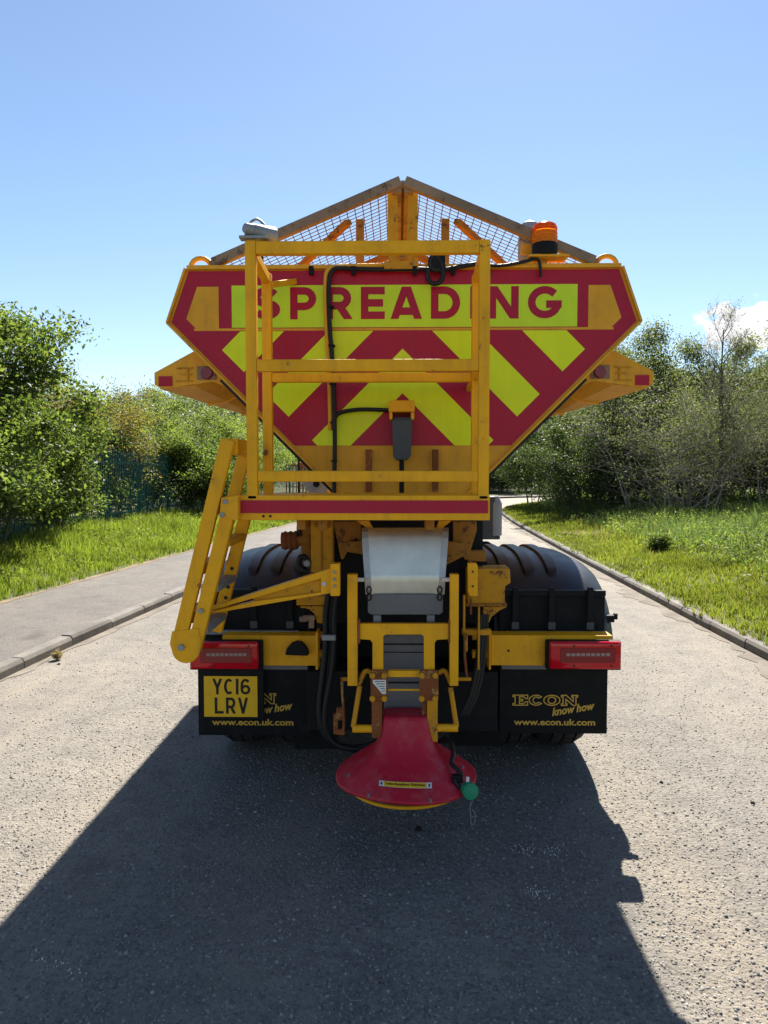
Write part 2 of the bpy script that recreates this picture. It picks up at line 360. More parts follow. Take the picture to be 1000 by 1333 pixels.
# ------------------------------------------------------------------ geometry helpers
class MB:
    """collects simple solids into one mesh (one part)"""
    def __init__(self):
        self.v, self.f = [], []
    def add(self, vs, fs):
        o = len(self.v)
        self.v += [tuple(p) for p in vs]
        self.f += [tuple(i + o for i in f) for f in fs]
        return self
    def box(self, x0, x1, y0, y1, z0, z1):
        x0, x1 = sorted((x0, x1)); y0, y1 = sorted((y0, y1)); z0, z1 = sorted((z0, z1))
        return self.add([(x0, y0, z0), (x1, y0, z0), (x1, y1, z0), (x0, y1, z0), (x0, y0, z1), (x1, y0, z1), (x1, y1, z1), (x0, y1, z1)],
                        [(0, 3, 2, 1), (4, 5, 6, 7), (0, 1, 5, 4), (1, 2, 6, 5), (2, 3, 7, 6), (3, 0, 4, 7)])
    def pbox(self, u0, v0, u1, v1, Y, depth):
        a, b = at(u0, v1, Y), at(u1, v0, Y)
        return self.box(a.x, b.x, Y, Y + depth, a.z, b.z)
    def bar(self, p, q, w, h, up=(0, 0, 1)):
        p, q = Vector(p), Vector(q); d = (q - p).normalized(); up = Vector(up)
        if abs(d.dot(up)) > .98: up = Vector((0, 1, 0))
        s = d.cross(up).normalized() * (w / 2); t = s.cross(d).normalized() * (h / 2)
        vs = [c + a * s + b_ * t for c in (p, q) for a, b_ in ((-1, -1), (1, -1), (1, 1), (-1, 1))]
        return self.add(vs, [(0, 1, 2, 3), (7, 6, 5, 4), (0, 4, 5, 1), (1, 5, 6, 2), (2, 6, 7, 3), (3, 7, 4, 0)])
    def cyl(self, p, q, r0, r1=None, seg=14, caps=True):
        r1 = r0 if r1 is None else r1
        p, q = Vector(p), Vector(q); d = (q - p).normalized()
        a = d.orthogonal().normalized(); b_ = d.cross(a)
        vs = []
        for c, r in ((p, r0), (q, r1)):
            for k in range(seg):
                t = 2 * math.pi * k / seg
                vs.append(c + (a * math.cos(t) + b_ * math.sin(t)) * r)
        fs = [(k, (k + 1) % seg, seg + (k + 1) % seg, seg + k) for k in range(seg)]
        if caps:
            fs += [tuple(range(seg))[::-1], tuple(range(seg, 2 * seg))]
        return self.add(vs, fs)
    def tube(self, pts, r, seg=8, smooth=4):
        pts = [Vector(p) for p in pts]
        if smooth > 1 and len(pts) > 2:
            pts = catmull(pts, smooth)
        o = len(self.v); n = len(pts)
        a = None
        for i, p in enumerate(pts):
            d = (pts[min(i + 1, n - 1)] - pts[max(i - 1, 0)]).normalized()
            a = d.orthogonal().normalized() if a is None else (a - d * a.dot(d)).normalized()
            b_ = d.cross(a)
            for k in range(seg):
                t = 2 * math.pi * k / seg
                self.v.append(tuple(p + (a * math.cos(t) + b_ * math.sin(t)) * r))
        for i in range(n - 1):
            for k in range(seg):
                self.f.append((o + i * seg + k, o + i * seg + (k + 1) % seg, o + (i + 1) * seg + (k + 1) % seg, o + (i + 1) * seg + k))
        self.f.append(tuple(o + k for k in range(seg))[::-1])
        self.f.append(tuple(o + (n - 1) * seg + k for k in range(seg)))
        return self
    def prism(self, poly, y0, y1):
        """polygon of (x, z) pushed from y0 to y1"""
        n = len(poly)
        ar = sum(poly[i][0] * poly[(i + 1) % n][1] - poly[(i + 1) % n][0] * poly[i][1] for i in range(n))
        if ar < 0: poly = poly[::-1]
        vs = [(x, y0, z) for x, z in poly] + [(x, y1, z) for x, z in poly]
        fs = [tuple(range(n)), tuple(range(2 * n - 1, n - 1, -1))] + [(i, n + i, n + (i + 1) % n, (i + 1) % n) for i in range(n)]
        return self.add(vs, fs)
    def xprism(self, poly, x0, x1):
        """polygon of (y, z) pushed along x"""
        n = len(poly)
        vs = [(x0, y, z) for y, z in poly] + [(x1, y, z) for y, z in poly]
        fs = [tuple(range(n)), tuple(range(2 * n - 1, n - 1, -1))] + [(i, n + i, n + (i + 1) % n, (i + 1) % n) for i in range(n)]
        return self.add(vs, fs)
    def pprism(self, px, Y, depth):
        return self.prism([(at(u, v, Y).x, at(u, v, Y).z) for u, v in px], Y, Y + depth)
    def sheet(self, quad, t):
        """a plate of thickness t on four corner points"""
        q = [Vector(p) for p in quad]
        nrm = (q[1] - q[0]).cross(q[3] - q[0]).normalized() * t
        vs = q + [p + nrm for p in q]
        return self.add(vs, [(3, 2, 1, 0), (4, 5, 6, 7), (0, 1, 5, 4), (1, 2, 6, 5), (2, 3, 7, 6), (3, 0, 4, 7)])
    def build(self, name, mat, parent=None, bevel=0.0, smooth=None):
        me = bpy.data.meshes.new(name)
        me.from_pydata(self.v, [], self.f)
        bm = bmesh.new(); bm.from_mesh(me)
        bmesh.ops.recalc_face_normals(bm, faces=bm.faces)
        if bevel:
            es = [e for e in bm.edges if len(e.link_faces) == 2 and e.calc_face_angle(0) > R(28)]
            bmesh.ops.bevel(bm, geom=es, offset=bevel, segments=2, profile=.6, affect='EDGES', clamp_overlap=True)
        if smooth:
            for f in bm.faces: f.smooth = True
            for e in bm.edges:
                if len(e.link_faces) == 2 and e.calc_face_angle(0) > R(smooth): e.smooth = False
        bm.to_mesh(me); bm.free()
        me.materials.append(M[mat])
        return link(name, me, parent)

def link(name, me, parent=None):
    o = bpy.data.objects.new(name, me)
    COL.objects.link(o)
    if parent is not None:
        o.parent = parent
        if parent.type == 'EMPTY':
            o.matrix_parent_inverse = Matrix.Translation(-parent.location)
    return o

def catmull(p, k):
    out = []
    n = len(p)
    for i in range(n - 1):
        a, b_, c, d = p[max(i - 1, 0)], p[i], p[i + 1], p[min(i + 2, n - 1)]
        for j in range(k):
            t = j / k
            out.append(0.5 * ((2 * b_) + (c - a) * t + (2 * a - 5 * b_ + 4 * c - d) * t * t + (3 * b_ - a - 3 * c + d) * t ** 3))
    out.append(p[-1])
    return out

def tag(o, label=None, cat=None, group=None, kind=None):
    if label: o['label'] = label
    if cat: o['category'] = cat
    if group: o['group'] = group
    if kind: o['kind'] = kind
    return o

def empty(name, loc):
    o = bpy.data.objects.new(name, None)
    o.location = loc
    o.empty_display_size = .3
    COL.objects.link(o)
    return o

def np_mesh(name, verts, quads=None, tris=None, mat=None, smooth=False):
    """fast mesh from numpy arrays"""
    me = bpy.data.meshes.new(name)
    verts = np.asarray(verts, dtype=np.float32)
    nq = 0 if quads is None else len(quads); nt = 0 if tris is None else len(tris)
    me.vertices.add(len(verts)); me.vertices.foreach_set('co', verts.ravel())
    li = []
    if nq: li.append(np.asarray(quads, dtype=np.int32).ravel())
    if nt: li.append(np.asarray(tris, dtype=np.int32).ravel())
    li = np.concatenate(li)
    me.loops.add(len(li)); me.loops.foreach_set('vertex_index', li)
    me.polygons.add(nq + nt)
    st = np.concatenate([np.arange(nq, dtype=np.int32) * 4, nq * 4 + np.arange(nt, dtype=np.int32) * 3])
    me.polygons.foreach_set('loop_start', st)
    me.update(calc_edges=True)
    if smooth: me.polygons.foreach_set('use_smooth', np.ones(nq + nt, dtype=bool))
    if mat: me.materials.append(M[mat])
    return me

# ------------------------------------------------------------------ lines of the road
def line(pts, n=240):
    p = catmull([Vector((x, y, 0)) for x, y in pts], 12)
    a = np.array([(q.x, q.y) for q in p]); s = np.concatenate([[0], np.cumsum(np.hypot(*np.diff(a, axis=0).T))])
    t = np.linspace(0, s[-1], n)
    return np.stack([np.interp(t, s, a[:, 0]), np.interp(t, s, a[:, 1])], 1)
KERB_R = [(3.50, -12), (3.50, 0), (3.55, 7), (3.70, 12.6), (3.98, 21), (4.35, 29), (5.0, 36), (6.6, 42), (10, 47.5), (16, 51.5), (30, 56), (70, 62)]
KERB_L = [(-3.75, -12), (-3.65, 0), (-3.5, 6.5), (-3.2, 10.7), (-2.75, 16), (-2.05, 24), (-1.1, 33), (.3, 41), (2.5, 48.5), (6.2, 55), (14, 60.5), (30, 65.5), (70, 72)]
PATH_L = [(-5.7, -12), (-5.6, 0), (-5.45, 6), (-5.25, 9.8), (-4.66, 16.2), (-3.85, 24), (-2.9, 33), (-1.5, 41.5), (.8, 50), (4.8, 57.5), (13, 63), (30, 68), (70, 75)]
FENCE = [(-8.75, 3), (-8.45, 17), (-8.35, 28), (-7.3, 38), (-5.4, 47), (-2.0, 56), (3.5, 64), (13, 69.5), (22, 72)]
LR, LL, LP, LF = line(KERB_R), line(KERB_L), line(PATH_L), line(FENCE)
def x_at(L, y):                 # X of a line at distance y (before the bend)
    k = np.argmax(L[:, 1] >= y) if (L[:, 1] >= y).any() else len(L) - 1
    return float(L[k, 0])

def strip(name, A, B, za, zb, mat, cols=6):
    t = np.linspace(0, 1, cols + 1)[None, :, None]
    P = A[:, None, :] * (1 - t) + B[:, None, :] * t
    za = np.broadcast_to(za, (len(A),)); zb = np.broadcast_to(zb, (len(A),))
    Z = za[:, None] * (1 - t[..., 0]) + zb[:, None] * t[..., 0]
    V = np.concatenate([P, Z[..., None]], 2).reshape(-1, 3)
    c = cols + 1; i, j = np.meshgrid(np.arange(len(A) - 1), np.arange(cols), indexing='ij')
    q = np.stack([i * c + j, i * c + j + 1, (i + 1) * c + j + 1, (i + 1) * c + j], -1).reshape(-1, 4)
    o = link(name, np_mesh(name, V, quads=q, mat=mat))
    return tag(o, kind='structure')

def offset(L, d):
    t = np.gradient(L, axis=0); t /= np.linalg.norm(t, axis=1, keepdims=True)
    return L + np.stack([t[:, 1], -t[:, 0]], 1) * d       # to the right of the direction of travel

g = MB(); g.add([(-900, -400, -.06), (900, -400, -.06), (900, 1500, -.06), (-900, 1500, -.06)], [(0, 1, 2, 3)])
tag(g.build('ground', 'soil'), kind='structure')
strip('road', LL, LR, 0, 0, 'road', 10)
strip('pavement', offset(LP, 0), offset(LL, -.11), .108, .104, 'pavement', 6)
def verge_h(d):               # right bank: rises gently away from the kerb
    return .10 + .05 * np.clip(d, 0, 3) + .03 * np.clip(d - 3, 0, 20)
tag(strip('grass_verge_right', offset(LR, .12), offset(LR, 3.0), .10, .25, 'soil', 6))
strip('grass_bank_right', offset(LR, 3.0), offset(LR, 26.0), .25, .94, 'soil', 8)
strip('grass_verge_left', offset(LP, -14), offset(LP, 0), .45, .10, 'soil', 8)

def kerb(name, L, side, length=.915):
    """a run of separate kerb stones with open joints"""
    root = tag(link(name, np_mesh(name, np.zeros((3, 3)) + [[0, 0, -.2], [0.01, 0, -.2], [0, .01, -.2]], tris=[(0, 1, 2)], mat='kerb')), kind='structure')
    s = np.concatenate([[0], np.cumsum(np.hypot(*np.diff(L, axis=0).T))])
    prof = [(0, -.15), (0, .075), (.022, .108), (.125, .115), (.125, -.15)]
    meshes = []
    for k in range(5):
        rng = random.Random(k)
        mb = MB(); mb.xprism([(y * 1.0, z + (rng.uniform(-.003, .003) if z > 0 else 0)) for y, z in prof], -.5 * length + .006, .5 * length - .006)
        o = mb.build('kerb_stone', 'kerb', bevel=.006); meshes.append(o.data); bpy.data.objects.remove(o)
    x = 5.0; i = 0
    rng = random.Random(7 if side > 0 else 9)
    while x < min(s[-1], 66):
        p = Vector((np.interp(x, s, L[:, 0]), np.interp(x, s, L[:, 1]), 0)); q = Vector((np.interp(x + length, s, L[:, 0]), np.interp(x + length, s, L[:, 1]), 0))
        d = (q - p).normalized(); nrm = Vector((d.y, -d.x, 0)) * side
        o = link('kerb_stone', meshes[rng.randrange(5)], root)
        mid = (p + q) / 2
        # local x along the kerb, local y away from the road
        m4 = Matrix((( d.x, nrm.x, 0, mid.x), (d.y, nrm.y, 0, mid.y), (0, 0, 1, rng.uniform(-.006, .006)), (0, 0, 0, 1)))
        o.matrix_basis = m4 @ Matrix.Rotation(rng.uniform(-.006, .006), 4, 'Z')
        x += length; i += 1
    return root
kerb('kerb_right', LR, 1)
kerb('kerb_left', LL, -1)
rngs = np.random.default_rng(13)
for nm, L, sd, wd in (('gutter_silt_right', line(KERB_R, 900), -1, .26), ('gutter_silt_left', line(KERB_L, 900), 1, .16)):
    w = (np.abs(np.convolve(rngs.normal(0, 1, len(L) + 24), np.ones(25) / 25, 'valid')) * 2.6 + rngs.random(len(L)) * .25 + .1) * wd
    strip(nm, offset(L, 0.0), offset(L, 0) + (offset(L, sd) - L) * w[:, None], .0045, .0045, 'silt', 2)
# sandy seam where the footway meets the grass
rngs = np.random.default_rng(3)
w = np.convolve(rngs.normal(0, 1, len(LP) + 8), np.ones(9) / 9, 'valid') * .22
strip('soil_edge', offset(LP, 0) + np.stack([-np.abs(w) - .02, 0 * w], 1), offset(LP, .04) + np.stack([np.abs(w[::-1]) * .5, 0 * w], 1), .114, .112, 'dust', 2)

# ------------------------------------------------------------------ stone chippings set in the road, real stones as far as they can be told apart
def chippings(n, y0, y1, seed):
    rng = np.random.default_rng(seed)
    y = y0 * (y1 / y0) ** rng.random(n); x = rng.normal(0, .55, n) * (y * .75 + .7)
    keep = (x > np.interp(y, LL[:, 1], LL[:, 0]) + .05) & (x < np.interp(y, LR[:, 1], LR[:, 0]) - .05) & (rng.random(n) < np.clip((9.5 - y) / 5.5, 0, 1))
    x, y = x[keep], y[keep]; n = len(x)
    s = rng.uniform(.0035, .0085, n) * np.clip(rng.normal(1, .2, n), .6, 1.5)
    a = rng.uniform(0, 2 * np.pi, n); k = 5
    th = a[:, None] + np.arange(k)[None, :] * 2 * np.pi / k + rng.uniform(-.3, .3, (n, k))
    rr = s[:, None] * rng.uniform(.65, 1.2, (n, k)); asp = rng.uniform(.55, 1, n)[:, None]
    ca, sa = np.cos(a)[:, None], np.sin(a)[:, None]
    px, py = rr * np.cos(th - a[:, None]), rr * np.sin(th - a[:, None]) * asp
    bx, by_ = px * ca - py * sa, px * sa + py * ca
    hh = s * rng.uniform(.25, .7, n); tilt = rng.normal(0, .18, (n, 2))
    low = np.stack([x[:, None] + bx, y[:, None] + by_, np.full((n, k), -.001)], -1)
    tx, ty = bx * .72, by_ * .72
    top = np.stack([x[:, None] + tx, y[:, None] + ty, hh[:, None] + tx * tilt[:, :1] + ty * tilt[:, 1:]], -1)
    V = np.concatenate([low, top], 1).reshape(-1, 3)
    o = np.arange(n)[:, None] * (2 * k); i = np.arange(k); i2 = (i + 1) % k
    Q = np.stack([o + i, o + i2, o + k + i2, o + k + i], -1).reshape(-1, 4)
    T = np.concatenate([np.stack([o[:, 0] + k, o[:, 0] + k + 1, o[:, 0] + k + 2], 1), np.stack([o[:, 0] + k, o[:, 0] + k + 2, o[:, 0] + k + 3], 1), np.stack([o[:, 0] + k, o[:, 0] + k + 3, o[:, 0] + k + 4], 1)])
    return tag(link('road_chippings', np_mesh('road_chippings', V, Q, T, 'chip')), 'countless pale stone chippings pressed into the road surface', 'chippings', kind='stuff')
chippings(64000, 1.9, 9.5, 8)

# ------------------------------------------------------------------ grass
def blades(rng, P, h, w, lean, curve=.5):
    """P: (n,3) roots; returns verts / quads / tris of bent tapering blades"""
    n = len(P)
    a = rng.uniform(0, 2 * np.pi, n); face = rng.uniform(0, 2 * np.pi, n)
    ld = np.stack([np.cos(a), np.sin(a), 0 * a], 1) * (lean * rng.uniform(.1, 1, n) * h)[:, None]
    sd = np.stack([np.cos(face), np.sin(face), 0 * a], 1) * (w / 2)[:, None]
    up = np.array([0, 0, 1.0])
    mid = P + up * (h * .58)[:, None] + ld * .35
    tip = P + up * (h * (1 - .12 * curve))[:, None] + ld
    V = np.stack([P - sd, P + sd, mid + sd * .75, mid - sd * .75, tip], 1).reshape(-1, 3)
    o = np.arange(n) * 5
    return V, np.stack([o, o + 1, o + 2, o + 3], 1), np.stack([o + 3, o + 2, o + 4], 1)

def scatter(rng, n, L, d0, d1, ymin, ymax, power=1.0):
    """points between two offsets of a line, denser near the camera"""
    seg = L[(L[:, 1] > ymin) & (L[:, 1] < ymax)]
    y = np.sort(seg[:, 1]);
    u = rng.random(n)
    yy = ymin * (ymax / ymin) ** u if power else rng.uniform(ymin, ymax, n)
    order = np.argsort(seg[:, 1])
    xx = np.interp(yy, seg[order, 1], seg[order, 0])
    d = d0 + (d1 - d0) * rng.random(n)
    return xx, yy, d

def grass(name, seed, n, L, side, d0, d1, y0, y1, hfun, wfun, lean, mat, zfun, label, keep=None):
    rng = np.random.default_rng(seed)
    x, y, d = scatter(rng, n, L, d0, d1, y0, y1)
    P = np.stack([x + side * d, y, zfun(d)], 1)
    # tufts: pull roots towards random tuft centres
    k = rng.random(n) < .6
    cell = np.floor(P[:, :2] / .22); hsh = np.sin(cell[:, 0] * 12.9898 + cell[:, 1] * 78.233) * 43758.5453
    fr = hsh - np.floor(hsh); fr2 = np.sin(hsh) * .5 + .5
    c = (cell + np.stack([fr, fr2], 1)) * .22
    P[k, :2] += (c[k] - P[k, :2]) * .55
    pn = np.sin(P[:, 0] * 1.7 + np.sin(P[:, 1] * .9) * 1.3) * np.cos(P[:, 1] * 1.1 + P[:, 0] * .6)
    h = hfun(rng, d, P[:, 1]) * (1 + .35 * pn) * (.65 + .7 * fr)
    if keep is not None:
        kk = keep(rng, P, d, pn); P, h, = P[kk], h[kk]
    wv = wfun(rng, P[:, 1])
    V, q, t = blades(rng, P, h, wv, lean)
    o = link(name, np_mesh(name, V, q, t, mat))
    return tag(o, label, 'grass', kind='stuff')
wf = lambda r, y: np.clip(.0045 + .00042 * y, .005, .02) * r.uniform(.7, 1.4, len(y))
zl = lambda d: .10 + .025 * d
grass('grass_verge', 11, 120000, LP, -1, .03, 4.6, 6.5, 46, lambda r, d, y: r.uniform(.10, .26, len(d)) * np.clip(.5 + d * .55, .45, 1.55), wf, .75, 'grass_left', zl,
      'bright green grass between the footway and the green fence', keep=lambda r, P, d, pn: (d > .15) | (r.random(len(d)) < .4))
bare = lambda P: np.exp(-(((P[:, 0] - 5.4) / 1.1) ** 2 + ((P[:, 1] - 20.5) / 1.6) ** 2))
grass('short_grass', 12, 110000, LR, 1, .07, 3.2, 5.5, 44, lambda r, d, y: r.uniform(.05, .13, len(d)) * np.clip(.7 + d * .3, .7, 1.5), wf, .8, 'grass_short', lambda d: verge_h(d),
      'short yellow green grass along the right hand kerb', keep=lambda r, P, d, pn: (r.random(len(d)) > bare(P) * .8) & ((d > .2) | (r.random(len(d)) < .75)))
grass('tall_grass', 13, 125000, LR, 1, 1.7, 13.0, 6.5, 44, lambda r, d, y: r.uniform(.16, .50, len(d)) * np.clip((d - .8) * .6, .3, 1.2), wf, .8, 'grass_tall', lambda d: verge_h(d),
      'tall rank meadow grass on the bank below the bare tree', keep=lambda r, P, d, pn: (r.random(len(d)) < np.clip((d - 1.5 + pn * .8) * .8, .04, 1)) & (r.random(len(d)) > bare(P) * .95))
grass('dry_grass', 14, 9000, LR, 1, .1, 9.0, 6.5, 40, lambda r, d, y: r.uniform(.1, .42, len(d)) * np.clip(d * .4, .3, 1.2), wf, .5, 'straw', lambda d: verge_h(d),
      'thin dry straw coloured stems among the roadside grass', keep=lambda r, P, d, pn: r.random(len(d)) > .25)
mb = MB()
for k in range(1):
    ring = [(5.4 + .75 * math.cos(t) * (1 + .25 * math.sin(3 * t)), 20.5 + 1.1 * math.sin(t) * (1 + .2 * math.cos(2 * t)), float(verge_h(1.4)) + .012) for t in np.linspace(0, 2 * math.pi, 28, endpoint=False)]
    mb.add(ring, [tuple(range(28))])
tag(mb.build('bare_soil', 'red_soil'), kind='structure')

# ------------------------------------------------------------------ trees and shrubs
def tubes_np(segs, sides):
    S = np.array([(*p, *q, r0, r1) for p, q, r0, r1 in segs])
    p, q, r0, r1 = S[:, :3], S[:, 3:6], S[:, 6], S[:, 7]
    d = q - p; d /= np.linalg.norm(d, axis=1, keepdims=True) + 1e-9
    ref = np.where(np.abs(d[:, 2:3]) > .9, [[1., 0, 0]], [[0, 0, 1.]])
    a = np.cross(d, ref); a /= np.linalg.norm(a, axis=1, keepdims=True); b_ = np.cross(d, a)
    th = np.linspace(0, 2 * np.pi, sides, endpoint=False)
    ring = a[:, None, :] * np.cos(th)[None, :, None] + b_[:, None, :] * np.sin(th)[None, :, None]
    V = np.concatenate([p[:, None, :] + ring * r0[:, None, None], q[:, None, :] + ring * r1[:, None, None]], 1).reshape(-1, 3)
    k = np.arange(sides); k2 = (k + 1) % sides
    base = np.arange(len(S))[:, None] * (2 * sides)
    Q = np.stack([base + k, base + k2, base + sides + k2, base + sides + k], -1).reshape(-1, 4)
    return V, Q

def leaves_np(rng, C, size, up=.5, aspect=.6):
    n = len(C)
    nrm = rng.normal(0, 1, (n, 3)); nrm[:, 2] += up * 1.8; nrm /= np.linalg.norm(nrm, axis=1, keepdims=True)
    t = np.cross(nrm, rng.normal(0, 1, (n, 3))); t /= np.linalg.norm(t, axis=1, keepdims=True)
    s = np.cross(nrm, t)
    L = (size * rng.uniform(.55, 1.25, n))[:, None]
    V = np.stack([C - t * L * .5, C + s * L * aspect * .5 + nrm * L * .12, C + t * L * .5, C - s * L * aspect * .5 + nrm * L * .12], 1).reshape(-1, 3)
    o = np.arange(n) * 4
    T = np.concatenate([np.stack([o, o + 1, o + 2], 1), np.stack([o, o + 2, o + 3], 1)], 0)
    return V, T

def skeleton(seed, H, spread, stems=1, levels=4, base_r=.10, first=.15, kids=5, upness=.55, droop=0.0, ratio=.62):
    """branch segments and leaf sites of a tree: stems from the ground, limbs, boughs, twigs"""
    rng = random.Random(seed)
    segs, sites = [], []
    def branch(p, d, length, r, lev):
        n = 5 if lev < 2 else 4 if lev < 3 else 3
        q = Vector(p); d = Vector(d).normalized(); pts = [q.copy()]
        for i in range(n):
            d = (d + Vector((rng.gauss(0, .16), rng.gauss(0, .16), rng.gauss(0, .12) + (.05 * upness if lev < 2 else -droop)))).normalized()
            q2 = q + d * (length / n)
            ra, rb = r * (1 - .8 * i / n), r * (1 - .8 * (i + 1) / n)
            segs.append((tuple(q), tuple(q2), ra, rb))
            q = q2; pts.append(q.copy())
            if lev >= levels - 2: sites.append((tuple(q), lev))
        if lev + 1 < levels:
            m = kids if lev == 0 else max(3, kids - 1)
            m = m * 2 if lev == 0 else m
            for k in range(m):
                f = first + (1 - first) * ((k + rng.random()) / m) if lev == 0 else .25 + .75 * rng.random()
                j = min(int(f * n), n - 1); t = f * n - j
                o = pts[j].lerp(pts[j + 1], min(t, 1))
                a = rng.uniform(0, 2 * math.pi); 
                side = Vector((math.cos(a), math.sin(a), 0))
                tilt = upness + rng.uniform(-.25, .35)
                dd = (side + d * .35 + Vector((0, 0, tilt))).normalized()
                ln = length * ratio * rng.uniform(.65, 1.1) * ((1.15 - .55 * f) if lev == 0 else 1)
                if lev == 0: ln = spread * rng.uniform(.7, 1.15) * (1.1 - .6 * f)
                branch(o, dd, ln, max(r * (1 - .7 * f) * .55, .004), lev + 1)
    for s in range(stems):
        a = 2 * math.pi * s / stems + rng.random()
        off = Vector((math.cos(a), math.sin(a), 0)) * (0 if stems == 1 else .25 * spread)
        dd = Vector((math.cos(a) * .35, math.sin(a) * .35, 1)) if stems > 1 else Vector((rng.gauss(0, .05), rng.gauss(0, .05), 1))
        branch(off, dd, H * (1 if stems == 1 else rng.uniform(.75, 1.0)), base_r * (1 if stems == 1 else .6), 0)
    return segs, sites

def tree_meshes(name, seed, H, spread, leaf, per_site, sigma, mat, bark='bark', sides=5, up=.5, min_z=.1, leaf_keep=1.0, **kw):
    segs, sites = skeleton(seed, H, spread, **kw)
    rng = np.random.default_rng(seed + 77)
    thick = [s for s in segs if s[2] > .012]; thin = [s for s in segs if s[2] <= .012]
    V, Q = np.zeros((0, 3)), np.zeros((0, 4), dtype=int)
    for part, sd in ((thick, 6), (thin, 3)):
        if part:
            V2, Q2 = tubes_np(part, sd); Q = np.concatenate([Q, Q2 + len(V)]); V = np.concatenate([V, V2])
    wood = np_mesh(name + '_trunk', V, quads=Q, mat=bark, smooth=True)
    S = np.array([s[0] for s in sites])
    if leaf_keep < 1: S = S[rng.random(len(S)) < leaf_keep]
    C = np.repeat(S, per_site, axis=0) + rng.normal(0, sigma, (len(S) * per_site, 3)) * [1, 1, .75]
    C = C[C[:, 2] > min_z]
    V, T = leaves_np(rng, C, leaf, up)
    crown = np_mesh(name + '_crown', V, tris=T, mat=mat)
    return wood, crown

def place_tree(name, meshes, x, y, z, rot, s, label, cat, group=None, sz=None):
    o = empty(name, (0, 0, 0))
    for part, me in zip(('trunk', 'crown'), meshes):
        c = bpy.data.objects.new(part, me); COL.objects.link(c); c.parent = o
    o.location = (x, y, z); o.rotation_euler = (0, 0, rot); o.scale = (s, s, sz or s)
    return tag(o, label, cat, group)

T_big = tree_meshes('broadleaf', 1, 5.2, 2.1, .115, 12, .24, 'leaf_green', kids=6, base_r=.10, first=.05, upness=.5, min_z=.15, ratio=.55)
T_bush = tree_meshes('broad_bush', 9, 3.6, 1.8, .12, 15, .22, 'leaf_green', stems=5, kids=4, base_r=.06, first=.02, upness=.35)
T_light = tree_meshes('light_shrub', 2, 4.6, 1.9, .10, 14, .22, 'leaf_light', stems=4, kids=4, base_r=.07, first=.02, upness=.4)
T_olive = tree_meshes('olive_shrub', 3, 4.4, 2.0, .085, 16, .22, 'leaf_olive', stems=4, kids=4, base_r=.07, first=.05, upness=.5)
T_dark = tree_meshes('dark_shrub', 4, 3.4, 1.7, .11, 18, .24, 'leaf_dark', stems=5, kids=4, base_r=.06, first=.0, upness=.3)
T_sage = tree_meshes('sage_tree', 5, 7.4, 2.6, .105, 16, .27, 'leaf_sage', stems=4, kids=5, base_r=.07, first=.04, upness=.45, bark='bark')
T_deep = tree_meshes('deep_shrub', 6, 5.0, 2.2, .12, 18, .27, 'leaf_dark', stems=5, kids=4, base_r=.07, first=.0, upness=.3)
T_twig = tree_meshes('twiggy_shrub', 7, 4.6, 2.9, .065, 4, .18, 'leaf_sage', stems=6, kids=5, base_r=.055, first=.0, upness=.15, droop=.02, bark='bark_pale', leaf_keep=.7)
T_bare = tree_meshes('bare_tree', 12, 6.6, 2.2, .06, 2, .12, 'leaf_sage', stems=1, kids=10, base_r=.085, first=.10, upness=.95, bark='bark', leaf_keep=.16, levels=4, ratio=.55)

gL = 'trees and shrubs along the green fence'
def L_(kind, me, x, y, z, rot, s, lab, cat='shrub', sz=None): place_tree(kind, me, x, y, z, rot, s, lab, cat, gL, sz)
L_('broadleaf_tree', T_big, -8.75, 15.2, .3, .9, 1.0, 'tall broadleaf tree overhanging the fence beside the footway', 'tree')
L_('broadleaf_tree', T_big, -10.6, 17.2, .3, 1.9, 1.06, 'broadleaf tree close behind the one overhanging the fence', 'tree')
L_('broad_bush', T_bush, -8.2, 14.2, .25, 2.0, .88, 'big leafy bush in the grass below the tall broadleaf tree')
L_('broad_bush', T_bush, -7.75, 12.7, .2, 4.0, .78, 'leafy bush furthest from the bend, spilling over the verge')
L_('broad_bush', T_bush, -8.3, 17.2, .25, 1.0, .70, 'leafy bush against the pales beside the tall broadleaf tree')
L_('dark_shrub', T_dark, -10.2, 19.0, .25, 1.3, .85, 'dark undergrowth behind the fence next to the overhanging tree')
L_('dark_shrub', T_dark, -10.2, 22.3, .25, 2.3, .80, 'dark undergrowth behind the fence below the taller olive shrub')
L_('dark_shrub', T_dark, -10.1, 25.4, .25, 3.3, .85, 'dark undergrowth behind the fence below the second olive shrub')
L_('dark_shrub', T_dark, -9.9, 29.0, .25, 4.3, .85, 'dark undergrowth behind the fence below the pale green bush')
L_('dark_shrub', T_dark, -8.9, 33.0, .25, 5.3, .85, 'dark undergrowth behind the fence below the tall light green bush')
L_('dark_shrub', T_dark, -8.4, 37.0, .25, .3, .8, 'dark undergrowth behind the fence short of the orange barrier')
L_('olive_shrub', T_olive, -10.9, 20.8, .3, 0, 1.05, 'brownish olive shrub standing tall behind the fence')
L_('olive_shrub', T_olive, -10.3, 24.5, .3, 2.2, .95, 'olive shrub behind the fence next to pale green bush')
L_('light_shrub', T_light, -9.9, 28.0, .3, 1, .86, 'pale green bush behind the clear run of fence')
L_('broad_bush', T_bush, -7.35, 28.2, .2, 3, .82, 'leafy bush in front of the fence where the clear run ends')
L_('light_shrub', T_light, -7.0, 31.5, .2, 4, .72, 'light green bush in front of the fence past the leafy bush')
L_('light_shrub', T_light, -9.6, 35.0, .3, 5, 1.0, 'tall light green bush behind the fence towards the bend')
L_('light_shrub', T_light, -8.0, 41.0, .3, .7, 1.0, 'light green bush behind the fence near the orange barrier')
L_('broadleaf_tree', T_big, -13.5, 27, .3, 2.5, .88, 'broadleaf tree standing deep behind the olive shrubs', 'tree')
